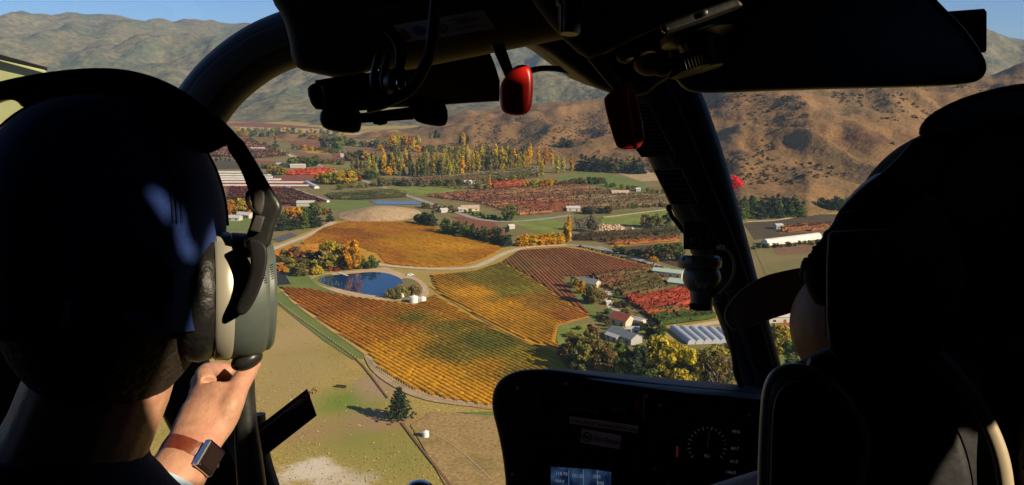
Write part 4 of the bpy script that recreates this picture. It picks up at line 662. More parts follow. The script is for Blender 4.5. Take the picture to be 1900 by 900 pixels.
# ================================================================== HELICOPTER AND PEOPLE
R_ = Vector((1, 0, 0))
class MB:
    def __init__(s, origin): s.bm = bmesh.new(); s.o = Vector(origin)
    def slab(s, px, d, thick, bevel=0.0, smooth=0, segs=3, ed=None):
        ed = ed or ray(sum(q[0] for q in px) / len(px), sum(q[1] for q in px) / len(px)).normalized()
        if smooth: px = smooth_poly(px, smooth)
        dd = d if callable(d) else (lambda x, y: d)
        a = [s.bm.verts.new(C(x, y, dd(x, y)) - s.o) for x, y in px]; b = [s.bm.verts.new(C(x, y, dd(x, y)) + ed * thick - s.o) for x, y in px]
        n = len(px); fs = [s.bm.faces.new(a), s.bm.faces.new(b[::-1])]
        for i in range(n): fs.append(s.bm.faces.new((a[i], b[i], b[(i + 1) % n], a[(i + 1) % n])))
        bmesh.ops.recalc_face_normals(s.bm, faces=fs)
        if bevel:
            ed = [e for e in fs[0].edges] + [e for e in fs[1].edges]
            bmesh.ops.bevel(s.bm, geom=ed, offset=bevel, segments=segs, profile=.5, affect='EDGES', clamp_overlap=True)
        return s
    def loft(s, rings, closed=True, caps=True):
        vs_ = [[s.bm.verts.new(Vector(p) - s.o) for p in r] for r in rings]; n = len(rings[0])
        for j in range(len(vs_) - 1):
            for i in range(n if closed else n - 1): s.bm.faces.new((vs_[j][i], vs_[j][(i + 1) % n], vs_[j + 1][(i + 1) % n], vs_[j + 1][i]))
        if caps and closed:
            s.bm.faces.new(vs_[0][::-1]); s.bm.faces.new(vs_[-1])
        return s
    def tube(s, path, radii, n=12, ref=None, sub=2):
        P = [Vector(p) for p in path]; Rr = [r if isinstance(r, tuple) else (r, r) for r in radii]
        if sub:
            Q, T = [], []
            for i in range(len(P) - 1):
                p0, p1, p2, p3 = P[max(i - 1, 0)], P[i], P[i + 1], P[min(i + 2, len(P) - 1)]
                for k in range(sub * 2):
                    t = k / (sub * 2); Q.append(.5 * ((2 * p1) + (p2 - p0) * t + (2 * p0 - 5 * p1 + 4 * p2 - p3) * t * t + (3 * p1 - p0 - 3 * p2 + p3) * t ** 3)); T.append((Rr[i][0] * (1 - t) + Rr[i + 1][0] * t, Rr[i][1] * (1 - t) + Rr[i + 1][1] * t))
            Q.append(P[-1]); T.append(Rr[-1]); P, Rr = Q, T
        rings = []; refd = Vector(ref) if ref is not None else fwd
        for i, p in enumerate(P):
            t = (P[min(i + 1, len(P) - 1)] - P[max(i - 1, 0)]).normalized(); a = t.cross(refd)
            if a.length < .05: a = t.cross(up)
            a.normalize(); b = a.cross(t).normalized()
            rings.append([p + a * Rr[i][0] * math.cos(6.28318 * k / n) + b * Rr[i][1] * math.sin(6.28318 * k / n) for k in range(n)])
        return s.loft(rings)
    def ell(s, c, a, b, cc, ax=(R_, None, None), nu=24, nv=16, z0=-1.0, z1=1.0):
        X, Y, Z = ax[0], ax[1] or fwd, ax[2] or up; rings = []
        for j in range(nv + 1):
            t = math.asin(max(-1, z0)) + (math.asin(min(1, z1)) - math.asin(max(-1, z0))) * j / nv; r = max(.002, math.cos(t))
            rings.append([Vector(c) + X * a * r * math.cos(6.28318 * i / nu) + Y * b * r * math.sin(6.28318 * i / nu) + Z * cc * math.sin(t) for i in range(nu)])
        return s.loft(rings)
    def disc(s, c, axis, prof, n=28, squash=None, caps=True):       # lathe about an axis: prof (radius, offset)
        ax = Vector(axis).normalized(); x = ax.orthogonal().normalized() if squash is None else Vector(squash[0]).normalized(); y = ax.cross(x).normalized(); k = squash[1] if squash else 1.0
        return s.loft([[Vector(c) + ax * o + x * r * math.cos(6.28318 * i / n) + y * r * k * math.sin(6.28318 * i / n) for i in range(n)] for r, o in prof], caps=caps)
    def build(s, name, mat, parent, smooth=True, angle=40):
        bmesh.ops.recalc_face_normals(s.bm, faces=s.bm.faces); me = bpy.data.meshes.new(name); s.bm.to_mesh(me); s.bm.free()
        if smooth: me.polygons.foreach_set('use_smooth', np.ones(len(me.polygons), bool)); me.set_sharp_from_angle(angle=math.radians(angle))
        return link(name, me, mat, parent)
# materials of the cabin
BLK = plain('black_plastic', (.015, .015, .016), .55, spec=.3, vary=.2, scale=60); BLKGLOSS = plain('black_satin', (.020, .021, .020), .38, spec=.45, vary=.2, scale=80, bump=.0006)
TRIM = plain('dark_brown_trim', (.05, .04, .034), .7, spec=.2, vary=.15, scale=40); OLIVEP = plain('olive_panel', (.07, .05, .02), .6, spec=.25, vary=.2, scale=30)
SILVER = plain('silver_trim', (.50, .46, .40), .4, metal=.25, vary=.1, scale=60); CHROME = plain('chrome', (.7, .7, .7), .18, metal=1.0)
REDK = plain('red_knob', (.75, .018, .014), .32, spec=.5, vary=.05); LEATHER = plain('black_leather', (.012, .012, .012), .42, spec=.5, vary=.3, scale=120, bump=.0015)
GREYCUP = plain('grey_green_shell', (.085, .105, .095), .42, spec=.4, vary=.08, scale=90); SILVERCUP = plain('champagne_ring', (.44, .42, .34), .35, metal=.35, vary=.05)
NAVY = plain('navy_cotton', (.014, .034, .15), .85, spec=.15, vary=.15, scale=300, bump=.0006, sheen=.1); NAVYK = plain('navy_knit', (.010, .011, .030), .9, vary=.2, scale=200, bump=.001); CUFF = plain('pale_blue_cotton', (.38, .50, .66), .85, vary=.06, scale=200)
HAIRM = plain('dark_brown_hair', (.018, .011, .008), .7, vary=.4, scale=160, bump=.004); WATCHL = plain('brown_leather', (.16, .035, .015), .4, spec=.5, vary=.2, scale=120, bump=.0008); SEATM = plain('seat_black', (.020, .020, .024), .55, spec=.35, vary=.2, scale=90, bump=.0006); SEATG = plain('seat_panel_grey', (.06, .056, .052), .55, vary=.1, scale=90)
PEAKM = plain('brown_grey_cotton', (.17, .135, .13), .85, vary=.12, scale=250, bump=.0006); CREAM = plain('pale_green_paint', (.42, .44, .22), .5, vary=.06); PAPER = plain('white_label', (.8, .8, .8), .6, vary=.04); INK = plain('black_ink', (.01, .01, .01), .6); GREYINK = plain('grey_ink', (.38, .38, .38), .6); ORANGEINK = plain('orange_ink', (.85, .28, .07), .6); WHITEINK = plain('white_ink', (.5, .5, .48), .6)
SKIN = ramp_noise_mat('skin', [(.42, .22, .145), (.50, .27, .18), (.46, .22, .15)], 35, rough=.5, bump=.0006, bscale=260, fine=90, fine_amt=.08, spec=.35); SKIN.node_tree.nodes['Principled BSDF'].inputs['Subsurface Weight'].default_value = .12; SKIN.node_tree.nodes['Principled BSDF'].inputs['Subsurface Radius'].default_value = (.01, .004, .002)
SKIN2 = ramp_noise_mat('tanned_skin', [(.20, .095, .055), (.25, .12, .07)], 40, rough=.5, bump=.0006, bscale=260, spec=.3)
SCREEN = bpy.data.materials.new('lit_display'); SCREEN.use_nodes = True
_n, _l = SCREEN.node_tree.nodes, SCREEN.node_tree.links; _b = _n['Principled BSDF']; _b.inputs['Base Color'].default_value = (.01, .01, .015, 1); _t = _n.new('ShaderNodeTexNoise'); _t.inputs['Scale'].default_value = 60; _r = _n.new('ShaderNodeValToRGB'); _r.color_ramp.elements[0].color = (.01, .03, .10, 1); _r.color_ramp.elements[0].position = .4; _r.color_ramp.elements[1].color = (.10, .22, .45, 1); _r.color_ramp.elements[1].position = .8; _c = _n.new('ShaderNodeTexCoord'); _l.new(_c.outputs['Object'], _t.inputs[0]); _l.new(_t.outputs[0], _r.inputs[0]); _l.new(_r.outputs[0], _b.inputs['Emission Color']); _b.inputs['Emission Strength'].default_value = .2
def emis(name, col, st):
    m = bpy.data.materials.new(name); m.use_nodes = True; b = m.node_tree.nodes['Principled BSDF']; b.inputs['Base Color'].default_value = (.01, .01, .01, 1); b.inputs['Emission Color'].default_value = (*col, 1); b.inputs['Emission Strength'].default_value = st; return m
GLOWW = emis('lit_white_digits', (.7, .8, .8), .025); GLOWR = emis('lit_red_mark', (.8, .08, .08), .035); GLOWB = emis('lit_screen_text', (.6, .75, .9), .14)
def glass(name, tint, refl):
    m = bpy.data.materials.new(name); m.use_nodes = True; n, l = m.node_tree.nodes, m.node_tree.links; n.remove(n['Principled BSDF'])
    t = n.new('ShaderNodeBsdfTransparent'); t.inputs[0].default_value = (*tint, 1); g_ = n.new('ShaderNodeBsdfGlossy'); g_.inputs['Roughness'].default_value = .05; mx = n.new('ShaderNodeMixShader'); mx.inputs[0].default_value = refl
    l.new(t.outputs[0], mx.inputs[1]); l.new(g_.outputs[0], mx.inputs[2]); l.new(mx.outputs[0], n['Material Output'].inputs[0]); return m
GLASS = glass('clear_perspex', (.98, .985, .98), .005); SIDEGLASS = glass('side_perspex', (.975, .985, .975), .006)

HO = CAM + Vector((0, 1.0, -1.35))
heli = empty('helicopter', HO); tag(heli, 'dark helicopter cockpit around the camera with overhead console, pillars, dashboard and seats', 'helicopter')
def hm(): return MB(HO)
def L(x, y, z): return Vector((x, y, z)) + CAM
def box3(mb, x0, x1, y0, y1, z0, z1):
    v = [mb.bm.verts.new(L(x, y, z) - mb.o) for x in (x0, x1) for y in (y0, y1) for z in (z0, z1)]
    for f in [(0, 1, 3, 2), (4, 6, 7, 5), (0, 4, 5, 1), (2, 3, 7, 6), (0, 2, 6, 4), (1, 5, 7, 3)]: mb.bm.faces.new([v[i] for i in f])
def text(s, px, py, d, hpx, mat, parent, ang=0.0, name='lettering', origin=HO, center=False, lift=.0012, sx=1.0):
    cu = bpy.data.curves.new('lettering', 'FONT'); cu.body = s; cu.size = hpx * 1.38 * d / F; cu.extrude = .0001
    if center: cu.align_x = 'CENTER'
    to = bpy.data.objects.new('tmp_text', cu); COL.objects.link(to); dg = bpy.context.evaluated_depsgraph_get(); me = bpy.data.meshes.new_from_object(to.evaluated_get(dg)); bpy.data.objects.remove(to); me.name = name
    a = math.radians(ang); X = R_ * math.cos(a) + up * math.sin(a); Y = up * math.cos(a) - R_ * math.sin(a); X = X * sx; o0 = C(px, py, d) - fwd * lift - Vector(origin)
    for v in me.vertices: v.co = o0 + X * v.co.x + Y * v.co.y - fwd * v.co.z
    me.materials.clear(); return link(name, me, mat, parent)
# ---- cabin shell outside the frame, right door holes added only to place sun patches
def wall_with_holes(x, outer, holes, name, mat):
    tri = geometry.tessellate_polygon([[Vector((y, z, 0)) for y, z in outer]] + [[Vector((y, z, 0)) for y, z in h] for h in holes])
    pts = [q for q in outer] + [q for h in holes for q in h]; mb = hm()
    a = [mb.bm.verts.new(L(x, y, z) - HO) for y, z in pts]; b = [mb.bm.verts.new(L(x + .004 * (1 if x > 0 else -1), y, z) - HO) for y, z in pts]
    for t in tri:
        mb.bm.faces.new([a[i] for i in t]); mb.bm.faces.new([b[i] for i in reversed(t)])
    return mb.build(name, mat, heli, smooth=False)
circ = lambda y, z, r, k=1.0: [(y + r * math.cos(t * .5236), z + k * r * math.sin(t * .5236)) for t in range(12)]
quarter = smooth_poly([(-.05, .57), (-.075, .515), (-.10, .485), (-.09, .44), (.0, .37), (.055, .32), (.12, .295), (.25, .335), (.26, .40), (.19, .44), (.12, .455), (.05, .53), (-.02, .57)], 2);  # added opening, shaped to let sun reach the hand and ear cup
CC = C(195, 425, .648)
def on_cap(px, py):                        # where the line of sight meets the crown of the cap
    r = ray(px, py); o_ = CAM - CC; d3 = [r.dot(q) / s for q, s in ((R_, .0905), (fwd, .102), (up, .105))]; o3 = [o_.dot(q) / s for q, s in ((R_, .0905), (fwd, .102), (up, .105))]
    A_ = sum(q * q for q in d3); B_ = sum(p * q for p, q in zip(d3, o3)); C_ = sum(q * q for q in o3) - 1; t = (-B_ - math.sqrt(max(0, B_ * B_ - A_ * C_))) / A_; return CAM + r * t
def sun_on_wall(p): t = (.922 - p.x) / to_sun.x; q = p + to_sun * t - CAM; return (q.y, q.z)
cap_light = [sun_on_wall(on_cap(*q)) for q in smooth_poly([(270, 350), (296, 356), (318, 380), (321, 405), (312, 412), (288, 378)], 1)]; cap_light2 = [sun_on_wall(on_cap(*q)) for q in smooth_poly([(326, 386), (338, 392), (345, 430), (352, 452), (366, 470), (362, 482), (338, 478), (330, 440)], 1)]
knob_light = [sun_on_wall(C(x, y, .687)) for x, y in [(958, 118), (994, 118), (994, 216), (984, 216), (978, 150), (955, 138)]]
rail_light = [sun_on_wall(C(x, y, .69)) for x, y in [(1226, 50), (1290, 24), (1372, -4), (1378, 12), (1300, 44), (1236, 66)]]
lamp_sun_hole = [sun_on_wall(C(x, y, .715)) for x, y in [(1285, 108), (1322, 96), (1322, 108), (1288, 122)]]
slit = [sun_on_wall(C(x, y, .635)) for x, y in [(1830, 800), (1850, 785), (1905, 770), (1960, 790), (1960, 960), (1830, 960), (1760, 920), (1790, 860)]]  # added holes aimed at cap, knob, rail, lamp ring and seat edge
wall_with_holes(.92, [(-1.3, -1.3), (1.25, -1.3), (1.25, .22), (.5, .70), (-1.3, .70)], [quarter, cap_light, cap_light2, slit, knob_light, rail_light, lamp_sun_hole], 'door', BLK)['label'] = 'dark right door with added holes that let sun patches in'
wall_with_holes(-.92, [(-1.3, -1.3), (1.25, -1.3), (1.25, .22), (.5, .70), (-1.3, .70)], [smooth_poly([(.58, -.35), (1.15, -.35), (1.15, .15), (.75, .4), (.58, .4)], 2)], 'door', BLK)  # unseen left opening, added and sized for fill light in the cabin
mb = hm(); box3(mb, -.95, .95, -1.3, .5, .70, .73); mb.build('roof', BLK, heli, False)
mb = hm(); v = [mb.bm.verts.new(L(x, y, z + dz) - HO) for dz in (0, .03) for x, y, z in ((-.95, .5, .70), (.95, .5, .70), (.95, 1.25, .22), (-.95, 1.25, .22))]
for f in [(0, 1, 2, 3), (7, 6, 5, 4), (0, 4, 5, 1), (1, 5, 6, 2), (2, 6, 7, 3), (3, 7, 4, 0)]: mb.bm.faces.new([v[i] for i in f])
mb.build('roof_front', BLK, heli, False)
mb = hm(); box3(mb, -.95, .95, -1.33, -1.3, -1.3, .73); mb.build('rear_bulkhead', BLK, heli, False)
mb = hm(); box3(mb, -.95, .95, -1.3, 1.0, -1.33, -1.3); mb.build('floor', BLK, heli, False)
# windscreen and side panes
def pane(name, rows_, mat, label):
    mb = hm(); mb.loft([[L(*p) for p in r] for r in rows_], closed=False, caps=False); o = mb.build(name, mat, heli); o['label'] = label
rows_ = []
for j in range(13):
    t = j / 12; y0 = 1.27 + .95 * math.sin(t * math.pi * .55); z = .21 - 1.45 * t; rows_.append([(1.0 * math.sin(a) * .93, y0 - .55 * (1 - math.cos(a)), z) for a in [(-1 + 2 * i / 16) * .55 for i in range(17)]])
pane('windscreen', rows_, GLASS, 'clear curved windscreen')
pane('side_window', [[(-.93, y, .20 - 1.4 * t) for y in (1.27, 1.5, 1.75, 2.0, 2.3)] for t in (0, .5, 1)], SIDEGLASS, 'clear left side pane'); pane('side_window', [[(.93, y, .20 - 1.4 * t) for y in (1.27, 1.5, 1.75, 2.0, 2.3)] for t in (0, .5, 1)], SIDEGLASS, 'clear right side pane')
# ---- left windscreen arch and door post
arch = hm().tube([C(*q, 1.28) for q in [(640, 45), (545, 70), (470, 105), (400, 165), (345, 250), (310, 350), (295, 480), (310, 600), (345, 720), (395, 820), (450, 930)]], [(.046, .03)] * 8 + [(.05, .03)] * 3, n=16, sub=4).build('door_arch', BLKGLOSS, heli)
hm().tube([C(*q, 1.245) for q in [(600, 40), (530, 62), (455, 98), (385, 158), (335, 240)]], [(.018, .004)] * 5, n=10, sub=4).build('arch_lining', plain('arch_lining_blue', (.022, .030, .040), .5, vary=.1), arch)
hm().tube([C(*q, 1.24) for q in [(425, 800), (440, 835), (460, 880), (485, 940)]], [(.012, .004)] * 4, n=8, sub=3).build('post_strip', plain('grey_strip', (.20, .20, .17), .6), arch)
hm().tube([C(470, 770, 1.22), C(480, 850, 1.22), C(505, 930, 1.22)], [(.018, .02)] * 3, n=10).build('post_edge', BLK, arch)
hd = hm().tube([C(*q, .985) for q in [(452, 700), (452, 740), (456, 790), (462, 850), (470, 930)]], [.013, .014, .014, .016, .018], n=14).build('grab_handle', BLKGLOSS, heli)
pl = hm().slab([(470, 798), (570, 721), (588, 771), (492, 846)], 1.2, .004, .0008).build('placard', BLK, heli); text('WINDOWS', 533, 768, 1.2, 10, ORANGEINK, pl, 37)
hm().slab([(480, 800), (558, 740), (559, 742), (481, 802)], 1.198, .0008).build('placard_line', GREYINK, pl)
hm().tube([C(463, 768, 1.22), C(468, 764, 1.22), C(472, 769, 1.22)], [.001] * 3, n=6).build('thread', BLK, heli)
hm().slab([(-80, 88), (0, 107), (82, 129), (140, 180), (40, 260), (-80, 250)], 1.62, .03, .006).build('door_skin', CREAM, heli)['label'] = 'pale green sunlit door skin'
hm().slab([(-80, 82), (0, 101), (88, 125), (88, 131), (0, 111), (-80, 92)], 1.60, .012, .002).build('door_seal', BLK, heli)
hm().slab([(-80, 150), (0, 158), (50, 168), (50, 171), (0, 162), (-80, 155)], 1.612, .004).build('door_seam', BLK, heli)
dp = hm().slab([(-400, 430), (40, 430), (75, 560), (130, 720), (215, 1000), (-400, 1000)], 1.34, .04, .012, smooth=1).build('door_panel', BLK, heli)
# ---- overhead console
con = hm().slab([(470, -140), (492, -40), (500, 2), (520, 30), (533, 75), (537, 112), (552, 131), (580, 137), (640, 150), (715, 120), (740, 60), (900, 70), (965, 76), (1005, 88), (1062, 130), (1120, 172), (1195, 185), (1235, 150), (1300, 120), (1420, 60), (1420, -140)], .84, .22, .012, smooth=1).build('overhead_console', BLK, heli)
mb = hm(); mb.slab([(930, -120), (975, -10), (1030, 62), (1085, 112), (1110, 108), (1200, 62), (1380, -10), (1420, -120)], .70, .13, .012, smooth=1).build('console_pod', TRIM, con)
hm().slab([(1222, 46), (1368, -6), (1380, 8), (1378, 14), (1240, 66), (1228, 60)], .69, .02, .003).build('pod_rail', BLKGLOSS, con); hm().slab([(1232, 58), (1372, 8), (1373, 10), (1233, 60)], .688, .002).build('rail_groove', BLK, con)
for x, y in ((1234, 55), (1306, 24)): hm().disc(C(x, y, .688), -fwd, [(.003, 0), (.003, .0015), (.001, .002)], 12).build('screw', CHROME, con)
dirk = (R_ * .35 - up * .94).normalized()
hm().disc(C(1290, 50, .74), (R_ * .25 - up), [(.03, 0), (.034, .004), (.034, .010), (.02, .014), (.018, .03), (.016, .04)], 30).build('lamp_base', BLKGLOSS, con)
mb = hm(); rr = []; axk = (R_ * .28 - up).normalized(); xk = axk.orthogonal().normalized(); yk = axk.cross(xk); ck = C(1283, 118, .74)
for o_, s_ in ((-.009, .9), (-.008, 1), (.007, 1), (.008, .9)): rr.append([ck + axk * o_ + (xk * math.cos(6.28318 * i / 96) + yk * math.sin(6.28318 * i / 96)) * s_ * (.0225 if i % 2 else .0205) for i in range(96)])
mb.loft(rr).build('ribbed_lamp_ring', BLKGLOSS, con)
hm().slab([(1262, 82), (1278, 76), (1272, 97)], .73, .003).build('lamp_bracket', GREYINK, con)
mb = hm(); rr = []; axk = (R_ * -.06 - up).normalized(); xk = axk.orthogonal().normalized(); yk = axk.cross(xk); ck = C(1060, 0, .66)
for o_, s_ in ((-.02, 1.25), (.004, 1.2), (.006, 1.0), (.026, .85), (.028, .72)): rr.append([ck + axk * o_ + (xk * math.cos(6.28318 * i / 40) + yk * math.sin(6.28318 * i / 40)) * s_ * (.0105 if i % 4 else .0095) for i in range(40)])
mb.loft(rr).build('map_light', BLKGLOSS, con)
for x, y, r in ((1205, 118, .011), (1228, 128, .007), (1160, 105, .006)): hm().ell(C(x, y, .72), r * 1.3, r, r).build('toggle', OLIVEP, con)
# sticker tube
ta, tb = C(700, 78, .80), C(1035, 12, .80); tube_ax = (tb - ta).normalized()
tb_o = hm().tube([ta, ta.lerp(tb, .5), tb], [.032] * 3, n=28, sub=0).build('header_tube', OLIVEP, con)
stk = hm().slab([(729, 47), (897, 18), (919, 53), (756, 78)], .762, .001).build('sticker', PAPER, tb_o)
hm().slab(smooth_poly([(737, 54), (752, 52), (766, 72), (752, 75)], 2), .7612, .0006).build('sticker_badge', plain('badge_red', (.55, .02, .05), .6), stk); hm().slab(smooth_poly([(760, 50), (784, 46), (794, 64), (774, 68)], 2), .7612, .0006).build('sticker_badge', plain('badge_blue', (.10, .22, .42), .6), stk)
for x, y in ((806, 58), (823, 53)):
    for r in (.0042, .0022): hm().disc(C(x, y, .7612), -fwd, [(r, 0), (r, .0004), (r * .78, .0004), (r * .78, 0)], 24, caps=False).build('sticker_ring', INK, stk)
text('Heliview', 848, 45, .7612, 9, INK, stk, 9); text('www.heliview.co.nz', 845, 57, .7612, 5.5, INK, stk, 9); hm().slab([(832, 38), (868, 31), (868, 32.5), (832, 39.5)], .7612, .0004).build('sticker_line', INK, stk)
# centre sun visor behind the tube
hm().slab([(700, 120), (760, 98), (880, 84), (905, 88), (918, 118), (928, 150), (927, 188), (860, 192), (780, 198), (720, 200)], 1.0, .012, .004).build('sun_visor', OLIVEP, heli)['label'] = 'dark olive centre sun visor'
# red levers
def lever(name, knob, stem, d, label):
    st_ = hm().slab(stem, d - .004, .006, .0015).build(name, plain('grey_lever', (.12, .12, .12), .45, metal=.5), heli); st_['label'] = label
    hm().slab(knob, d - .014, .026, .006, smooth=2, segs=4).build('knob', REDK, st_)
lever('shutoff_lever', [(927, 165), (931, 150), (955, 122), (970, 119), (985, 123), (990, 150), (988, 195), (980, 212), (955, 216), (932, 210), (927, 190)], [(910, 82), (935, 80), (952, 128), (947, 155), (938, 145)], .70, 'lever with rounded red knob left of the console')
lever('rotor_brake_lever', [(1119, 190), (1124, 175), (1168, 150), (1176, 158), (1196, 250), (1190, 272), (1178, 278), (1148, 277), (1140, 265)], [(1090, 110), (1118, 100), (1160, 165), (1150, 182), (1142, 172)], .70, 'lever with long red knob beside the placard'); hm().slab([(1170, 152), (1178, 160), (1197, 250), (1191, 271), (1180, 276), (1176, 262), (1162, 170)], .684, .014, .004, smooth=1).build('knob_lit_side', plain('red_knob_lit_side', (.8, .04, .03), .4), heli)  # knob side in brighter red, light falling on it put into the colour
hm().slab([(1137, 158), (1148, 150), (1152, 170), (1149, 175)], .69, .002).build('lever_tip', CHROME, heli)
hm().tube([C(*q, .95) for q in [(985, 131), (1005, 127), (1035, 128), (1075, 136)]], [.0035] * 4, n=10).build('cable', BLK, heli)
# right sun visor and box behind it
hm().slab([(1230, -60), (1690, -60), (1740, 0), (1790, 48), (1820, 90), (1836, 122), (1828, 146), (1800, 158), (1700, 163), (1480, 168), (1300, 175), (1262, 168), (1235, 120)], .78, .022, .010, smooth=2, segs=5).build('sun_visor', BLKGLOSS, heli)['label'] = 'big black sun visor at top right'
hm().slab([(1745, 22), (1826, 16), (1831, 22), (1831, 92), (1828, 98), (1745, 98)], .95, .05, .003).build('radio_box', BLK, heli)
# ---- right windscreen pillar
pil = hm().tube([C(*q, 1.12) for q in [(1130, 20), (1222, 170), (1274, 290), (1322, 420), (1369, 560), (1410, 690), (1442, 800), (1480, 950)]], [(.056, .03), (.054, .03), (.05, .028), (.042, .028), (.034, .026), (.030, .026), (.032, .026), (.036, .026)], n=18, sub=4).build('windscreen_pillar', BLK, heli)
hm().tube([C(*q, 1.085) for q in [(1185, 110), (1238, 220), (1290, 340), (1345, 470), (1390, 600), (1425, 710)]], [(.021, .006), (.022, .006), (.02, .006), (.019, .006), (.016, .006), (.014, .006)], n=12, sub=4).build('pillar_lining', TRIM, pil)
for outline, seed, rows_n in (([(1185, 193), (1203, 194), (1252, 290), (1190, 292), (1178, 275)], 1, 13), ([(1213, 316), (1263, 313), (1294, 377), (1246, 380)], 2, 6)):
    cd = hm().slab(outline, 1.06, .004, .0008).build('placard', plain('placard_black', (.012, .012, .013), .5), pil)
    xs0, xs1 = outline[0], outline[1]
    for k in range(rows_n):
        t = (k + .5) / rows_n; y = outline[0][1] + (outline[2][1] - outline[0][1]) * t; xl = (1182 + 4 * t) if seed == 1 else 1216 + 32 * t; xr = (1204 + 46 * t) if seed == 1 else 1262 + 29 * t
        hm().slab([(xl + 2, y), (xr - 2, y), (xr - 2, y + .9), (xl + 2, y + .9)], 1.0585, .0006).build('print_line', GREYINK, cd)
    e0 = (1203, 194), (1252, 290)
    if seed == 2: e0 = (1263, 313), (1294, 377)
    hm().slab([e0[0], (e0[0][0] + 1.6, e0[0][1]), (e0[1][0] + 1.6, e0[1][1]), e0[1]], 1.058, .001).build('placard_edge', SILVER, cd)
    if seed == 2: hm().slab([(1214, 315), (1262, 312), (1262, 314), (1214, 317)], 1.058, .001).build('placard_edge', SILVER, cd)
hm().tube([C(*q, 1.06) for q in [(1240, 383), (1246, 400), (1255, 412), (1268, 430)]], [.003] * 4, n=8).build('cable', BLK, heli); hm().ell(C(1241, 386, 1.055), .004, .004, .005).build('cable_clip', BLK, heli)
hm().tube([C(*q, 1.0) for q in [(1332, 460), (1350, 466), (1362, 490), (1356, 520), (1335, 545)]], [.0016] * 5, n=8, sub=4).build('compass_cable', plain('grey_cable', (.09, .09, .09), .5), heli)
hm().tube([C(*q, 1.07) for q in [(1330, 560), (1348, 600), (1360, 650), (1366, 690), (1378, 726)]], [.0038, .003, .003, .0042, .003], n=8, sub=4).build('cable', BLK, heli)
# compass
COMPG = plain('compass_grey', (.10, .10, .10), .4, spec=.5); COMPW = plain('compass_white', (.9, .9, .88), .6)
cp = hm().slab([(1268, 410), (1311, 410), (1313, 463), (1268, 463)], .95, .03, .002).build('compass', BLK, heli); cp['label'] = 'magnetic compass hanging from a bracket on the pillar'
hm().disc(C(1286, 446, .95), -fwd, [(.0095, 0), (.0095, .003), (.0075, .003), (.007, 0)], 28, caps=False).build('bolt_ring', CHROME, cp); hm().ell(C(1286, 446, .947), .004, .003, .004).build('bolt', COMPG, cp)
hm().slab([(1313, 412), (1330, 448), (1330, 464), (1313, 463)], .952, .02, .001).build('bracket_side', TRIM, cp); hm().ell(C(1337, 459, .94), .0045, .003, .003).build('wire_lug', plain('lug_cream', (.6, .55, .42), .5), cp)
hm().disc(C(1298, 488, .965), up, [(.024, -.006), (.0255, -.004), (.0262, .002), (.025, .0065), (.021, .009)], 36).build('flange', COMPG, cp)
for i in range(12): a = 6.283 * i / 12; hm().ell(C(1298, 481, .965) + R_ * .0235 * math.cos(a) + fwd * .0235 * math.sin(a), .003, .003, .003, nu=8, nv=6).build('flange_lug', BLK, cp)
bowl = hm().ell(C(1302, 515, .965), .0225, .0225, .021).build('bowl', COMPG, cp)
hm().disc(C(1302, 534, .965), -up, [(.0145, 0), (.0135, .012), (.0125, .026), (.0105, .027)], 24).build('lubber_cup', COMPG, cp); hm().slab([(1278, 563), (1318, 563), (1320, 573), (1312, 576), (1280, 574)], .952, .025, .002).build('cup_foot', BLK, cp)
text('24 21', 1292, 534, .9405, 6.5, COMPW, cp, -2)
for k in range(9): hm().slab([(1284 + 4 * k, 524), (1285 + 4 * k, 524), (1285 + 4 * k, 528 + (3 if k % 3 == 0 else 0)), (1284 + 4 * k, 528 + (3 if k % 3 == 0 else 0))], .9405, .0005).build('graduation', COMPW, cp)
hm().slab([(1290.4, 516), (1291.6, 516), (1291.6, 528), (1290.4, 528)], .940, .0005).build('lubber_line', COMPW, cp)
hm().tube([C(*q, .955) for q in [(1322, 500), (1330, 515), (1328, 535), (1318, 548)]], [(.0045, .002)] * 4, n=8, sub=3).build('side_scale', SEATG, cp)
# ---- instrument panel
dash = hm().slab([(1500, 738), (1420, 728), (1330, 720), (1250, 713), (1100, 695), (1040, 686), (1000, 683), (960, 686), (928, 700), (912, 726), (911, 760), (922, 800), (932, 850), (938, 910), (945, 1050), (1500, 1050)], 1.02, .30, .010, smooth=2, segs=4).build('instrument_panel', BLK, heli)
hm().tube([C(x, y, 1.05) for x, y in [(1010, 686), (1100, 697), (1250, 715), (1330, 722), (1420, 730)]], [(.0008, .008), (.0025, .035), (.004, .05), (.004, .05), (.003, .05)], n=12, sub=4).build('glareshield', plain('glareshield_grey', (.05, .048, .05), .55, vary=.1), dash)
hm().ell(C(1268, 714, 1.06), .008, .012, .003).build('vent_stud', BLKGLOSS, dash)
lab = hm().slab([(1057, 772), (1185, 790), (1184, 804), (1057, 786)], 1.018, .002).build('label', PAPER, dash); text('First Aid & Survival Kit in Cargo', 1060, 783, 1.0178, 8, INK, lab, -8.2, sx=.92)
lab = hm().slab([(1079, 795), (1153, 808), (1151, 834), (1077, 821)], 1.018, .002).build('label', PAPER, dash); text('No Smoking', 1101, 817, 1.0178, 9.5, INK, lab, -9.5, sx=.92)
hm().disc(C(1089, 811, 1.0178), -fwd, [(.0063, 0), (.0063, .0005), (.0052, .0005), (.0052, 0)], 28, caps=False).build('no_smoking_ring', INK, lab); hm().slab([(1082, 806), (1083.5, 804.5), (1096, 816), (1094.5, 817.5)], 1.0172, .0005).build('no_smoking_bar', INK, lab); hm().slab([(1083, 812), (1095, 809), (1095.4, 811), (1083.4, 814)], 1.0173, .0005).build('no_smoking_cigarette', INK, lab)
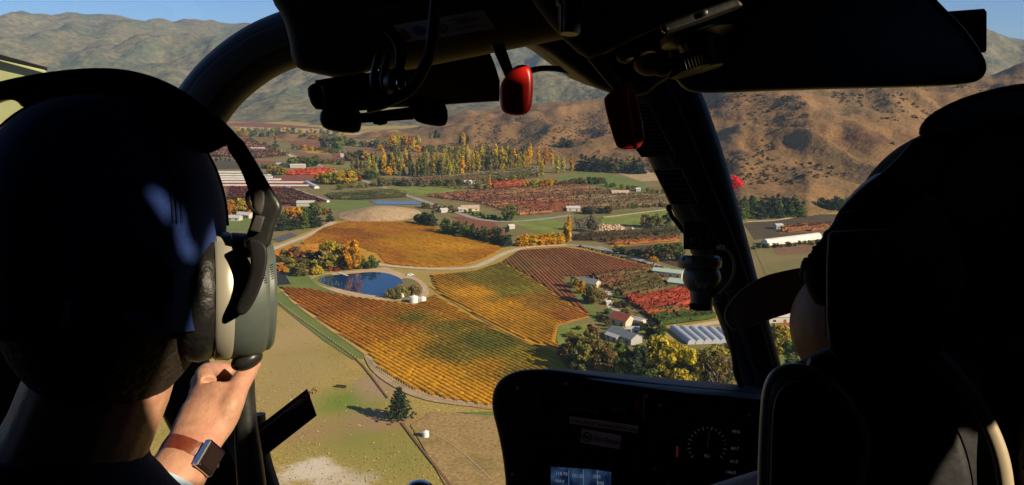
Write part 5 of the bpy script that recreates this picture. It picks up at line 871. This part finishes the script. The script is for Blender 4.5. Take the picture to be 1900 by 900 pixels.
scr = hm().slab([(1022, 866), (1100, 871), (1134, 876), (1134, 960), (1022, 960)], 1.016, .004, .001).build('display', SCREEN, dash); hm().slab([(1008, 850), (1150, 866), (1152, 1000), (1010, 1000), (1010, 960), (1142, 960), (1140, 874), (1020, 862), (1018, 958), (1008, 958)], 1.017, .006).build('display_bezel', BLKGLOSS, dash)
for s_, x, y in (('118.70', 1030, 880), ('121.50', 1060, 884), ('GPS', 1100, 886), ('NAV', 1030, 894), ('045', 1108, 898)): text(s_, x, y, 1.0155, 6, GLOWB, scr, -6)
for x in (1055, 1082, 1108): hm().slab([(x, 872), (x + .8, 872), (x + .8, 900), (x, 900)], 1.0154, .0003).build('screen_line', GLOWB, scr)
gau = hm().slab([(1268, 775), (1400, 790), (1400, 890), (1262, 880)], 1.017, .003, .001).build('gauge', plain('gauge_black', (.006, .006, .007), .4), dash); gc = (1312, 828)
for k in range(19):
    a = math.radians(215 - 14 * k); r0, r1 = (32, 36) if k % 2 else (30, 37); q = [(gc[0] + r * math.cos(a + da), gc[1] - r * math.sin(a + da)) for r, da in ((r0, -.014), (r1, -.012), (r1, .012), (r0, .014))]
    hm().slab(q, 1.016, .0005).build('tick', GLOWR if k in (14, 15) else GLOWW, gau)
hm().slab([(gc[0] - 1.6, gc[1] + 1), (gc[0] + 1.6, gc[1] + 1), (gc[0] + 5.5, gc[1] - 33), (gc[0] + 4.2, gc[1] - 33)], 1.0155, .0006).build('needle', WHITEINK, gau)
for s_, x, y in (('99.0', 1358, 803), ('84.7', 1356, 834), ('41.0', 1354, 858), ('146.0', 1346, 878), ('FLI', 1306, 848)): text(s_, x, y, 1.016, 6, GLOWW, gau, -4)
hm().slab([(1178, 738), (1190, 739), (1188, 768), (1176, 767)], 1.017, .002).build('red_guard', plain('guard_red', (.25, .01, .02), .5), dash); hm().slab([(1194, 732), (1197, 732), (1195, 776), (1192, 776)], 1.017, .002).build('switch_edge', GREYINK, dash); hm().slab([(1255, 828), (1259, 828), (1258, 848), (1254, 848)], 1.017, .002).build('red_bar', GLOWR, dash)
for x, y in ((1225, 752), (1390, 770), (1240, 900), (1215, 870), (960, 720), (950, 880), (1200, 735), (1050, 712), (1400, 742)): hm().disc(C(x, y, 1.016), -fwd, [(.0024, 0), (.0024, .001), (.001, .0014)], 12).build('panel_screw', GREYINK, dash)
for x, y in ((1180, 845), (1180, 875), (1212, 828), (975, 800), (985, 850)): hm().disc(C(x, y, 1.018), -fwd, [(.0065, 0), (.006, .009), (.0045, .010)], 18).build('panel_knob', BLKGLOSS, dash)
for x, y, r in ((1300, 750, 18), (1348, 756, 18), (985, 745, 20)): hm().disc(C(x, y, 1.018), -fwd, [(r * .00068, 0), (r * .00068, .003), (r * .00058, .003), (r * .00056, .0005)], 32).build('dial_bezel', SEATG, dash)
hm().slab([(1040, 722), (1160, 738), (1158, 762), (1038, 748)], 1.0185, .002, .0006).build('annunciator', SEATM, dash)
for s_, x, y in (('BLEED VALVE', 1060, 760), ('EMG', 1136, 762)): text(s_, x, y, 1.018, 6, GREYINK, dash, -8)
text('FIRE', 1176, 732, 1.018, 5, GREYINK, dash, -5)
hm().ell(C(778, 908, .9), .016, .012, .011).tube([C(778, 910, .9), C(775, 1100, .92)], [.011, .011], n=14, sub=0).build('cyclic_top', CHROME, heli)
# ---- pilot seat
seat = hm().slab([(1404, 980), (1408, 800), (1416, 720), (1436, 684), (1480, 668), (1530, 640), (1600, 625), (1700, 620), (1790, 690), (1850, 790), (1890, 900), (1905, 1000)], .66, .08, .02, smooth=1, segs=4).build('seat', SEATM, heli); seat['label'] = 'black pilot seat back with silver piping'
hm().tube([C(*q, .652) for q in [(1413, 940), (1414, 860), (1418, 770), (1424, 720), (1442, 692), (1475, 683), (1515, 694), (1558, 728), (1590, 772), (1606, 812), (1604, 850), (1592, 910), (1586, 950)]], [(.0034, .004)] * 4 + [(.004, .004)] * 9, n=12, sub=4).build('piping', SILVER, seat)
hm().tube([C(*q, .66) for q in [(1500, 672), (1560, 700), (1600, 745), (1622, 790), (1632, 830), (1618, 900), (1610, 950)]], [(.004, .004)] * 7, n=10, sub=4).build('piping_edge', SEATG, seat)
hm().slab(smooth_poly([(1428, 960), (1430, 800), (1436, 735), (1460, 708), (1490, 703), (1530, 725), (1570, 770), (1584, 815), (1576, 960)], 2), .655, .01, .003).build('back_shell', SEATG, seat)
rp = hm().slab(smooth_poly([(1458, 960), (1460, 790), (1470, 760), (1500, 752), (1530, 775), (1552, 810), (1556, 960)], 2), .652, .008, .002).build('back_panel', plain('recess_grey', (.045, .041, .040), .5), seat)
hm().tube([C(1493 + 29 * math.cos(a), 868 - 28 * math.sin(a), .651) for a in [math.radians(130 - 12 * k) for k in range(19)]], [.0007] * 19, n=6, sub=1).build('emblem_oval', SEATG, seat)
for pts in ([(1466, 848), (1480, 856), (1498, 860), (1515, 866)], [(1464, 862), (1478, 868), (1496, 871), (1510, 874)], [(1470, 876), (1486, 880), (1500, 881), (1508, 884)], [(1470, 842), (1488, 846), (1505, 856), (1518, 872)], [(1488, 892), (1500, 886), (1506, 895)]):
    hm().tube([C(*q, .651) for q in pts], [.0012, .0016, .0012] + [.0006] * (len(pts) - 3), n=6, sub=2).build('emblem_feather', SEATG, seat)
hm().tube([C(*q, .64) for q in [(1690, 622), (1725, 645), (1765, 683), (1802, 732), (1835, 790), (1856, 845), (1866, 900), (1870, 960)]], [(.0055, .004), (.006, .004), (.0062, .004), (.0062, .004), (.0064, .004), (.0066, .004), (.0066, .004), (.0066, .004)], n=12, sub=4).build('outer_band', plain('band_champagne', (.50, .42, .30), .42, metal=.25), seat)
hm().slab(smooth_poly([(1640, 700), (1700, 690), (1760, 760), (1800, 840), (1815, 960), (1650, 960), (1640, 820)], 2), .645, .02, .01).build('side_bolster', SEATM, seat)
hm().slab(smooth_poly([(1890, 760), (1960, 740), (2000, 900), (1980, 1000), (1900, 1000), (1885, 880)], 2), .64, .05, .02, segs=4).build('wrinkled_cover', plain('wrinkled_leather', (.03, .024, .016), .4, spec=.5, vary=.3, scale=40, bump=.02), seat)
hm().slab([(1745, 300), (1800, 255), (1870, 238), (2100, 200), (2200, 1100), (1745, 1100)], .80, .08, .02, smooth=1).build('seat_shoulder', SEATM, seat)
hr = hm().slab([(1532, 440), (1545, 425), (1740, 425), (1760, 445), (1765, 640), (1720, 680), (1560, 680), (1532, 640)], .62, .06, .014, smooth=1, segs=4).build('headrest', SEATM, heli)
hm().slab([(1530, 455), (1532, 455), (1533, 625), (1531, 625)], .618, .002).build('headrest_seam', SEATG, hr); hm().slab([(1534, 572), (1740, 590), (1740, 592), (1534, 574)], .618, .002).build('headrest_seam', SEATG, hr)
# ================================================================== PEOPLE
def remesh(o, voxel, it=6):
    m = o.modifiers.new('skin', 'REMESH'); m.mode = 'VOXEL'; m.voxel_size = voxel; m.use_smooth_shade = True; s = o.modifiers.new('soft', 'SMOOTH'); s.iterations = it; s.factor = .5; return o
# ---- passenger on the left
PO = C(180, 1300, .66); pas = empty('person', PO); tag(pas, 'passenger in navy cap seen from behind, left hand gripping the door handle', 'person')
pm = lambda: MB(PO)
b = pm(); b.ell(C(195, 455, .665), .076, .095, .115); b.ell(C(205, 585, .70), .058, .07, .06)                       # skull and jaw
b.ell(C(195, 520, .772), .014, .02, .024); b.ell(C(30, 520, .67), .010, .018, .032); b.ell(C(365, 520, .67), .010, .018, .032)      # nose, ears
b.ell(C(195, 580, .758), .026, .012, .010); b.ell(C(150, 475, .75), .016, .012, .01); b.ell(C(240, 475, .75), .016, .012, .01)
b.tube([C(205, 560, .668), C(195, 680, .662), C(150, 800, .66), C(115, 900, .66), C(110, 1060, .66)], [(.058, .058), (.055, .055), (.055, .056), (.06, .062), (.08, .07)], n=20)
b.tube([C(-290, 1150, .66), C(-80, 1110, .66), C(110, 1100, .66), C(300, 1110, .66), C(480, 1150, .66)], [.05, .06, .065, .06, .05], n=16); b.tube([C(110, 1130, .66), C(110, 1350, .68), C(110, 1650, .7)], [(.15, .09), (.16, .1), (.14, .1)], n=20)
b.tube([C(-290, 1150, .66), C(-100, 1260, .72), C(100, 1210, .78), C(220, 1040, .81), C(305, 915, .845), C(352, 842, .875)], [.052, .046, .043, .042, .033, (.028, .023)], n=16)
# hand: wrist, palm, thumb up across the handle, four fingers curled round it
b.tube([C(345, 852, .872), C(368, 806, .895), C(392, 762, .915), C(402, 722, .935)], [(.027, .022), (.030, .02), (.034, .019), (.031, .017)], n=18)
b.tube([C(408, 790, .905), C(428, 752, .915), C(442, 718, .935), C(458, 692, .952), C(474, 668, .965)], [.014, .0145, .0125, .0115, .0088], n=14)
for q in ([(384, 712, .935), (380, 694, .95), (396, 686, .985), (430, 690, 1.005), (456, 700, .998)], [(378, 728, .935), (372, 708, .958), (392, 704, 1.0), (432, 708, 1.018), (462, 718, 1.0)], [(376, 748, .935), (368, 728, .962), (390, 724, 1.008), (432, 728, 1.022), (466, 736, .998)], [(378, 768, .93), (372, 750, .962), (394, 746, 1.005), (430, 748, 1.016), (458, 752, 1.0)]):
    b.tube([C(*p_) for p_ in q], [.0125, .0115, .0105, .0098, .008], n=12, sub=3)
body = remesh(b.build('body', SKIN, pas), .0028, 5)
# cap with open back, strap and peak
CC = C(195, 425, .648)
def cap_shell(c, a, bb, ht, low, name, mat, parent, origin, hole=None, X=R_, Y=fwd, Z=up):
    m = MB(origin); nu, nv = 120, 70; rings = []
    for j in range(nv + 1):
        t = j / nv
        if t < .42: z = -low * (1 - t / .42); r = 1.0 - .03 * (1 - t / .42)
        else: an = (t - .42) / .58 * math.pi / 2; z = ht * math.sin(an); r = max(.003, max(0.0, math.cos(an)) ** .82)
        rings.append([Vector(c) + X * a * r * math.cos(6.28318 * i / nu) + Y * bb * r * math.sin(6.28318 * i / nu) + Z * z for i in range(nu)])
    m.loft(rings, caps=False); m.bm.verts.ensure_lookup_table()
    if hole:
        kill = [f for f in m.bm.faces if hole(f.calc_center_median() + Vector(origin))]; bmesh.ops.delete(m.bm, geom=kill, context='FACES')
    o = m.build(name, mat, parent, angle=60); so_ = o.modifiers.new('thick', 'SOLIDIFY'); so_.thickness = .002; return o
def hole(p):
    x, y = project(p); return (p - CC).dot(fwd) < 0 and ((x - 222) / 92) ** 2 + ((y - 528) / 84) ** 2 < 1 and y < 592
cap = cap_shell(CC, .0905, .102, .105, .078, 'cap', NAVY, pas, PO, hole)
m = pm(); rows_p = []
for j in range(7): t = j / 6; rows_p.append([CC + R_ * .08 * math.sin(a) * (1 - .12 * t) + fwd * (.095 * math.cos(a) + .075 * t * math.cos(a * .8)) - up * (.055 + .02 * t + .02 * abs(math.sin(a))) for a in [(-1 + 2 * i / 14) * 1.15 for i in range(15)]])
m.loft(rows_p, closed=False, caps=False); o = m.build('peak', NAVY, cap); o.modifiers.new('thick', 'SOLIDIFY').thickness = .003
for k in range(6):                          # crown seams and stitched rows
    an = math.radians(30 + 60 * k); dr = R_ * math.cos(an) * .0925 + fwd * math.sin(an) * .104
    pts_ = [CC + dr * max(.02, math.cos(e) ** .82) + up * .107 * math.sin(e) for e in [math.radians(q) for q in (2, 15, 30, 45, 60, 75, 86)]]
    if an > math.pi and abs(math.degrees(an) - 270) < 5: continue
    pm().tube(pts_, [.0011] * 7, n=6, sub=3).build('seam', NAVY, cap)
    for o_ in (-.004, .004): pm().tube([p_ + (R_ * -math.sin(an) + fwd * math.cos(an)) * o_ for p_ in pts_], [.0005] * 7, n=5, sub=2).build('stitching', CUFF if False else NAVYK, cap)
pm().tube([C(140 + 165 * t / 8, 600 - 8 * math.sin(math.pi * t / 8), .548 + .02 * abs(t - 4) / 4) for t in range(9)], [(.0045, .0012)] * 9, n=8, sub=2).build('strap', NAVY, cap); pm().slab([(118, 560), (124, 558), (128, 600), (140, 612), (112, 612)], .545, .003, .0006).build('strap_buckle', GREYINK, cap)
pm().ell(CC + up * .108, .007, .007, .004).build('button', NAVY, cap)
pm().ell(C(200, 500, .655), .0835, .090, .118, nu=36, nv=26).build('hair', HAIRM, pas)
sh = pm(); prof = [(836, .060, .060), (842, .064, .064), (856, .066, .066), (875, .074, .072), (900, .082, .08), (960, .11, .09), (1040, .18, .105), (1110, .235, .115), (1200, .225, .125), (1450, .2, .13)]
sh.loft([[C(118 - .02 * (y - 830), y + (12 * math.sin(6.28318 * i / 40)), .66) + R_ * a * math.cos(6.28318 * i / 40) + fwd * bb * math.sin(6.28318 * i / 40) for i in range(40)] for y, a, bb in prof]).build('shirt', NAVYK, pas)
pm().tube([C(-290, 1150, .66), C(-100, 1260, .72), C(100, 1210, .78), C(220, 1040, .81), C(285, 945, .838), C(296, 922, .842)], [.06, .055, .052, .048, .040, .038], n=18, sub=3).build('sleeve', NAVYK, pas)
pm().tube([C(286, 935, .84), C(300, 908, .845), C(314, 884, .852)], [(.037, .035), (.036, .034), (.0345, .032)], n=20, sub=2).build('cuff', CUFF, pas)
# watch
WA, WB = C(318, 900, .853), C(378, 800, .893); wax = (WB - WA).normalized(); wc = C(350, 846, .874); wx = wax.cross(fwd).normalized(); wy = wx.cross(wax).normalized()
wat = empty('wrist_watch', wc); tag(wat, 'wristwatch with brown leather strap on the raised wrist', 'watch'); m = MB(wc)
rr = []
for o_, s_ in ((-.010, 1.0), (-.0105, 1.07), (0, 1.10), (.0105, 1.07), (.010, 1.0)): rr.append([wc + wax * o_ + wx * .0285 * s_ * math.cos(6.28318 * i / 40) + wy * .0245 * s_ * math.sin(6.28318 * i / 40) for i in range(40)])
m.loft(rr, caps=False).build('strap', WATCHL, wat)
fn = (wx * .80 - wy * .60).normalized() if (wx * .80 - wy * .60).dot(R_) > 0 else (-(wx * .80) - wy * .60).normalized()
fc = wc + fn * .028; ft = wax.cross(fn).normalized()
def wbox(cen, h1, h2, h3, name, mat, par):
    m = MB(wc); v = [m.bm.verts.new(cen + wax * a * h1 + ft * b2 * h2 + fn * c2 * h3 - wc) for a in (-1, 1) for b2 in (-1, 1) for c2 in (-1, 1)]
    for f in [(0, 1, 3, 2), (4, 6, 7, 5), (0, 4, 5, 1), (2, 3, 7, 6), (0, 2, 6, 4), (1, 5, 7, 3)]: m.bm.faces.new([v[i] for i in f])
    bmesh.ops.bevel(m.bm, geom=list(m.bm.edges), offset=.0015, segments=2, affect='EDGES'); return m.build(name, mat, par)
case = wbox(fc + fn * .003, .0155, .0135, .0045, 'case', CHROME, wat); wbox(fc + fn * .0075, .0132, .0112, .0018, 'dial', plain('watch_dial', (.02, .012, .012), .2, spec=.6), wat)
wbox(fc + fn * .003 + wax * .0 + ft * .0155, .003, .002, .002, 'crown', CHROME, wat)
# passenger headset
hs = empty('headset', CC); tag(hs, 'black aviation headset with grey green ear cup on the passenger', 'headset'); H_ = lambda: MB(CC)
H_().slab([(-60, 190), (-30, 158), (30, 143), (100, 131), (170, 125), (230, 127), (290, 142), (350, 172), (400, 210), (442, 250), (446, 264), (420, 270), (398, 283), (375, 286), (352, 276), (300, 232), (240, 198), (180, 186), (110, 186), (66, 204), (40, 200), (30, 186), (5, 184), (-30, 200)], .625, .04, .010, smooth=2, segs=4).build('head_band', LEATHER, hs)
arm = H_().slab([(425, 250), (446, 252), (470, 290), (492, 328), (506, 352), (522, 374), (524, 390), (514, 410), (508, 430), (500, 462), (470, 470), (448, 456), (462, 425), (470, 395), (466, 372), (455, 335), (440, 302), (418, 272)], .625, .018, .005, smooth=1).build('arm', BLKGLOSS, hs)
H_().slab([(470, 350), (490, 352), (492, 372), (486, 400), (472, 395), (468, 375)], .618, .008, .002, smooth=1).build('slider', SEATG, arm); H_().slab([(474, 398), (492, 402), (482, 432), (462, 428)], .619, .006, .0015).build('slider_plate', SEATG, arm)
H_().tube([C(*q, .62) for q in [(472, 350), (461, 358), (459, 372), (466, 386), (482, 397)]], [.0016] * 5, n=8, sub=4).build('wire', BLK, arm)
th = math.radians(24); nrm = (R_ * math.cos(th) + fwd * math.sin(th)).normalized(); vv = (up * .965 + R_ * .26); vv = (vv - nrm * vv.dot(nrm)).normalized(); ww = nrm.cross(vv).normalized(); c0 = C(420, 556, .622) - R_ * .017 + fwd * .040
def oval(off, sc, wr=0.0, n=64): return [c0 + nrm * (off + wr * math.sin(i * 6.28318 * 16 / n)) + vv * .0512 * sc * math.cos(6.28318 * i / n) + ww * .042 * sc * math.sin(6.28318 * i / n) for i in range(n)]
H_().loft([oval(-.034, .70), oval(-.034, .90, .0008), oval(-.028, 1.0, .001), oval(-.019, 1.04, .001), oval(-.010, 1.0, .0008), oval(-.007, .93)]).build('ear_cushion', LEATHER, hs, angle=80)
H_().loft([oval(-.008, .98), oval(-.006, 1.02), oval(.004, 1.035), oval(.006, 1.01)]).build('ring', SILVERCUP, hs)
cup = H_().loft([oval(.005, 1.0), oval(.007, 1.02), oval(.020, 1.01), oval(.029, .96), oval(.0315, .93), oval(.0325, .905), oval(.036, .895), oval(.0385, .84), oval(.040, .6), oval(.040, .1)]).build('ear_cup', GREYCUP, hs, angle=35)
H_().slab([(458, 440), (485, 446), (498, 462), (494, 505), (478, 550), (460, 580), (446, 587), (438, 580), (440, 566), (454, 540), (466, 505), (464, 470)], .612, .014, .005, smooth=2, segs=4).build('yoke', BLK, hs)
for k in range(7): H_().slab([(500 + k * .6, 492 + k * 4.2), (507 + k * .4, 489 + k * 4.2), (507 + k * .4, 491 + k * 4.2), (500 + k * .6, 494 + k * 4.2)], .632, .002).build('vent', BLK, cup)
H_().ell(C(458, 668, .67), .0135, .012, .008, ax=((R_ + up * .45).normalized(), None, (up - R_ * .45).normalized())).build('mic_pivot', BLKGLOSS, hs)
# ---- pilot on the right
QO = C(1700, 1300, .8); pil_ = empty('person', QO); tag(pil_, 'pilot in dark cap with brown grey peak, seated behind the black headrest', 'person'); qm = lambda: MB(QO)
fd = (R_ * -.8 + fwd * .6).normalized(); sd_ = fd.cross(up).normalized()         # the pilot looks forward left
hc = C(1660, 545, .765)
b = qm(); b.ell(C(1690, 500, .765), .075, .085, .1); b.ell(C(1592, 604, .785), .064, .062, .062); b.ell(C(1575, 590, .865), .013, .02, .024); b.ell(C(1580, 625, .85), .022, .012, .01); b.ell(C(1700, 540, .68), .02, .01, .03)
for s_ in (-1, 1): b.ell(C(1585 + 42 * s_, 560, .85), .012, .012, .01)
b.tube([hc - up * .06 - fd * .015, hc - up * .15 - fd * .02, hc - up * .22 - fd * .02], [.056, .055, .07], n=18); b.tube([hc - up * .25 - R_ * .2, hc - up * .21, hc - up * .25 + R_ * .2], [.055, .065, .055], n=16); b.tube([hc - up * .22, hc - up * .5, hc - up * .75], [(.15, .09), (.16, .1), (.15, .1)], n=20)
for s_ in (-1, 1):
    b.tube([hc - up * .25 + R_ * .2 * s_, hc - up * .52 + R_ * .24 * s_ + fwd * .06, hc - up * .60 + R_ * .14 * s_ + fwd * .22], [.052, .042, .028], n=14)
    for k in range(4): b.tube([hc - up * .60 + R_ * (.13 * s_ + .018 * (k - 1.5)) + fwd * .23, hc - up * .61 + R_ * (.13 * s_ + .018 * (k - 1.5)) + fwd * .285, hc - up * .635 + R_ * (.13 * s_ + .018 * (k - 1.5)) + fwd * .295], [.010, .009, .008], n=8)
    b.tube([hc - up * .60 + R_ * .10 * s_ + fwd * .21, hc - up * .61 + R_ * .085 * s_ + fwd * .25], [.011, .009], n=8)
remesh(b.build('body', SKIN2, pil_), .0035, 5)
qm().loft([[hc - up * z + R_ * a * math.cos(6.28318 * i / 36) + fwd * bb * math.sin(6.28318 * i / 36) for i in range(36)] for z, a, bb in [(.155, .072, .07), (.19, .09, .085), (.22, .16, .1), (.27, .235, .115), (.5, .2, .13), (.85, .18, .13)]]).build('shirt', NAVYK, pil_)
for s_ in (-1, 1): qm().tube([hc - up * .25 + R_ * .2 * s_, hc - up * .52 + R_ * .24 * s_ + fwd * .06, hc - up * .56 + R_ * .19 * s_ + fwd * .14], [.064, .054, .045], n=16).build('sleeve', NAVYK, pil_)
cc2 = C(1850, 440, .745); cap2 = cap_shell(cc2, .128, .092, .108, .075, 'cap', plain('black_cotton', (.010, .010, .012), .9, vary=.2, scale=200, bump=.0006), pil_, QO, None, fd, sd_, up)
def brim_d(x, y): return .86 + .02 * ((x - 1420) / 90) ** 2
o = qm().slab([(1341, 590), (1348, 566), (1374, 537), (1410, 514), (1450, 503), (1510, 492), (1535, 560), (1485, 576), (1430, 592), (1388, 609), (1358, 616)], brim_d, .006, .002, smooth=2).build('peak', PEAKM, cap2)
qm().slab([(1486, 505), (1503, 466), (1538, 424), (1562, 384), (1620, 400), (1640, 560), (1530, 572), (1505, 562)], .675, .05, .012, smooth=1).build('front_panel', cap2.data.materials[0], cap2)
mesh_b = qm()
for k in range(70):
    x = 1486 + 52 * random.random(); y = 498 - (x - 1486) * 1.25 + random.uniform(-8, 14); mesh_b.ell(C(x, y, .672), .0016, .0012, .0022, nu=6, nv=4)
mesh_b.build('mesh_sparkle', plain('mesh_sparkle_grey', (.10, .105, .115), .3, spec=.6), cap2)  # random grey beads imitate light sparkling through the cap mesh
hs2 = empty('headset', cc2); tag(hs2, 'black headset band arching over the pilot cap at the right edge', 'headset'); K_ = lambda: MB(cc2)
K_().slab([(1703, 248), (1704, 234), (1722, 212), (1770, 186), (1830, 166), (1900, 152), (1990, 150), (2080, 170), (2140, 230), (2150, 300), (2090, 300), (2050, 250), (1960, 230), (1900, 232), (1800, 244), (1735, 262), (1712, 262)], .72, .05, .012, smooth=1, segs=4).build('head_band', LEATHER, hs2)
K_().tube([C(*q, .70) for q in [(1850, 258), (1800, 320), (1755, 385), (1730, 430)]], [(.007, .004)] * 4, n=10, sub=3).build('band_strap', BLK, hs2); K_().slab([(1704, 246), (1900, 222), (1900, 226), (1706, 251)], .716, .003).build('band_seam', SEATG, hs2)
K_().disc(cc2 + sd_ * (.085 if sd_.x > 0 else -.085) - up * .085, -sd_ if sd_.dot(fwd) > 0 else sd_, [(.045, -.02), (.05, 0), (.048, .02), (.03, .03)], 30).build('ear_cup', BLKGLOSS, hs2)
K_().slab([(1560, 385), (1600, 345), (1640, 317), (1672, 285), (1703, 248), (1760, 262), (1760, 440), (1540, 440), (1545, 410)], .705, .04, .012, smooth=1).build('ear_seal', BLK, hs2)
# ---- action camera on its mount
MOUNTG = plain('mount_grey', (.05, .056, .052), .4, spec=.5, vary=.2, scale=90)
AO = C(700, 160, .6); ac = empty('action_camera', AO); tag(ac, 'small black action camera clamped under the overhead console', 'camera'); A_ = lambda: MB(AO)
A_().disc(C(632, 178, .62), (-R_ * .9 - up * .18 - fwd * .4), [(.010, -.03), (.0105, 0), (.0105, .014), (.0085, .015), (.007, .013)], 28).tube([C(590, 175, .62), C(680, 160, .63)], [.011, .011], sub=0).build('lens', BLK, ac)
A_().slab([(568, 168), (575, 156), (600, 150), (760, 120), (775, 160), (765, 190), (690, 206), (600, 205), (580, 202)], .61, .03, .006, smooth=1).build('housing', BLK, ac)
A_().slab([(593, 210), (600, 202), (640, 190), (672, 205), (671, 238), (664, 248), (630, 246), (602, 240), (593, 226)], .60, .03, .004, smooth=1).build('battery_pack', MOUNTG, ac)
A_().slab([(650, 212), (765, 198), (768, 222), (650, 230)], .605, .02, .002).build('bar', OLIVEP, ac); A_().slab([(690, 222), (720, 220), (718, 230), (706, 233), (693, 230)], .60, .02, .002).build('bar_foot', BLK, ac)
blk = A_().slab([(745, 182), (772, 176), (815, 182), (830, 198), (832, 224), (824, 236), (790, 232), (768, 224), (762, 204)], .595, .03, .004, smooth=1).build('clamp_block', MOUNTG, ac); A_().slab([(788, 186), (820, 184), (826, 192), (824, 208), (816, 214), (792, 208)], .590, .008, .0015).build('grip_pad', BLK, blk)
for k in range(5): A_().slab([(791 + .2 * k, 188 + 4 * k), (794, 188 + 4 * k), (794, 190 + 4 * k), (791, 190 + 4 * k)], .5895, .001).build('pad_rib', GREYINK, blk)
for k, x in enumerate((688, 706, 728)): A_().slab([(x + 8, 96), (x + 20, 96), (x + 18, 118), (x + 12, 135), (x + 16, 165), (x + 4, 172), (x - 4, 150), (x + 2, 122)], .585 - .004 * k, .02, .003, smooth=1).build('mount_finger', MOUNTG, ac)
A_().slab([(708, 56), (735, 62), (756, 72), (757, 96), (750, 132), (732, 135), (735, 100), (728, 75)], .575, .014, .003, smooth=1).build('mount_arm', MOUNTG, ac)
A_().disc(C(740, 152, .58), (R_ * .5 - fwd - up * .1), [(.010, -.01), (.010, .002), (.0085, .004), (.006, .004), (.0055, .002)], 28).build('bolt', MOUNTG, ac); A_().ell(C(744, 154, .57), .0035, .002, .0045).build('bolt_head', CHROME, ac)
cab = A_().tube([C(*q, .56) for q in [(812, -40), (806, 30), (799, 90), (782, 135), (758, 168), (715, 190), (680, 200)]], [.0042] * 7, n=12, sub=4).build('cable', BLK, ac)
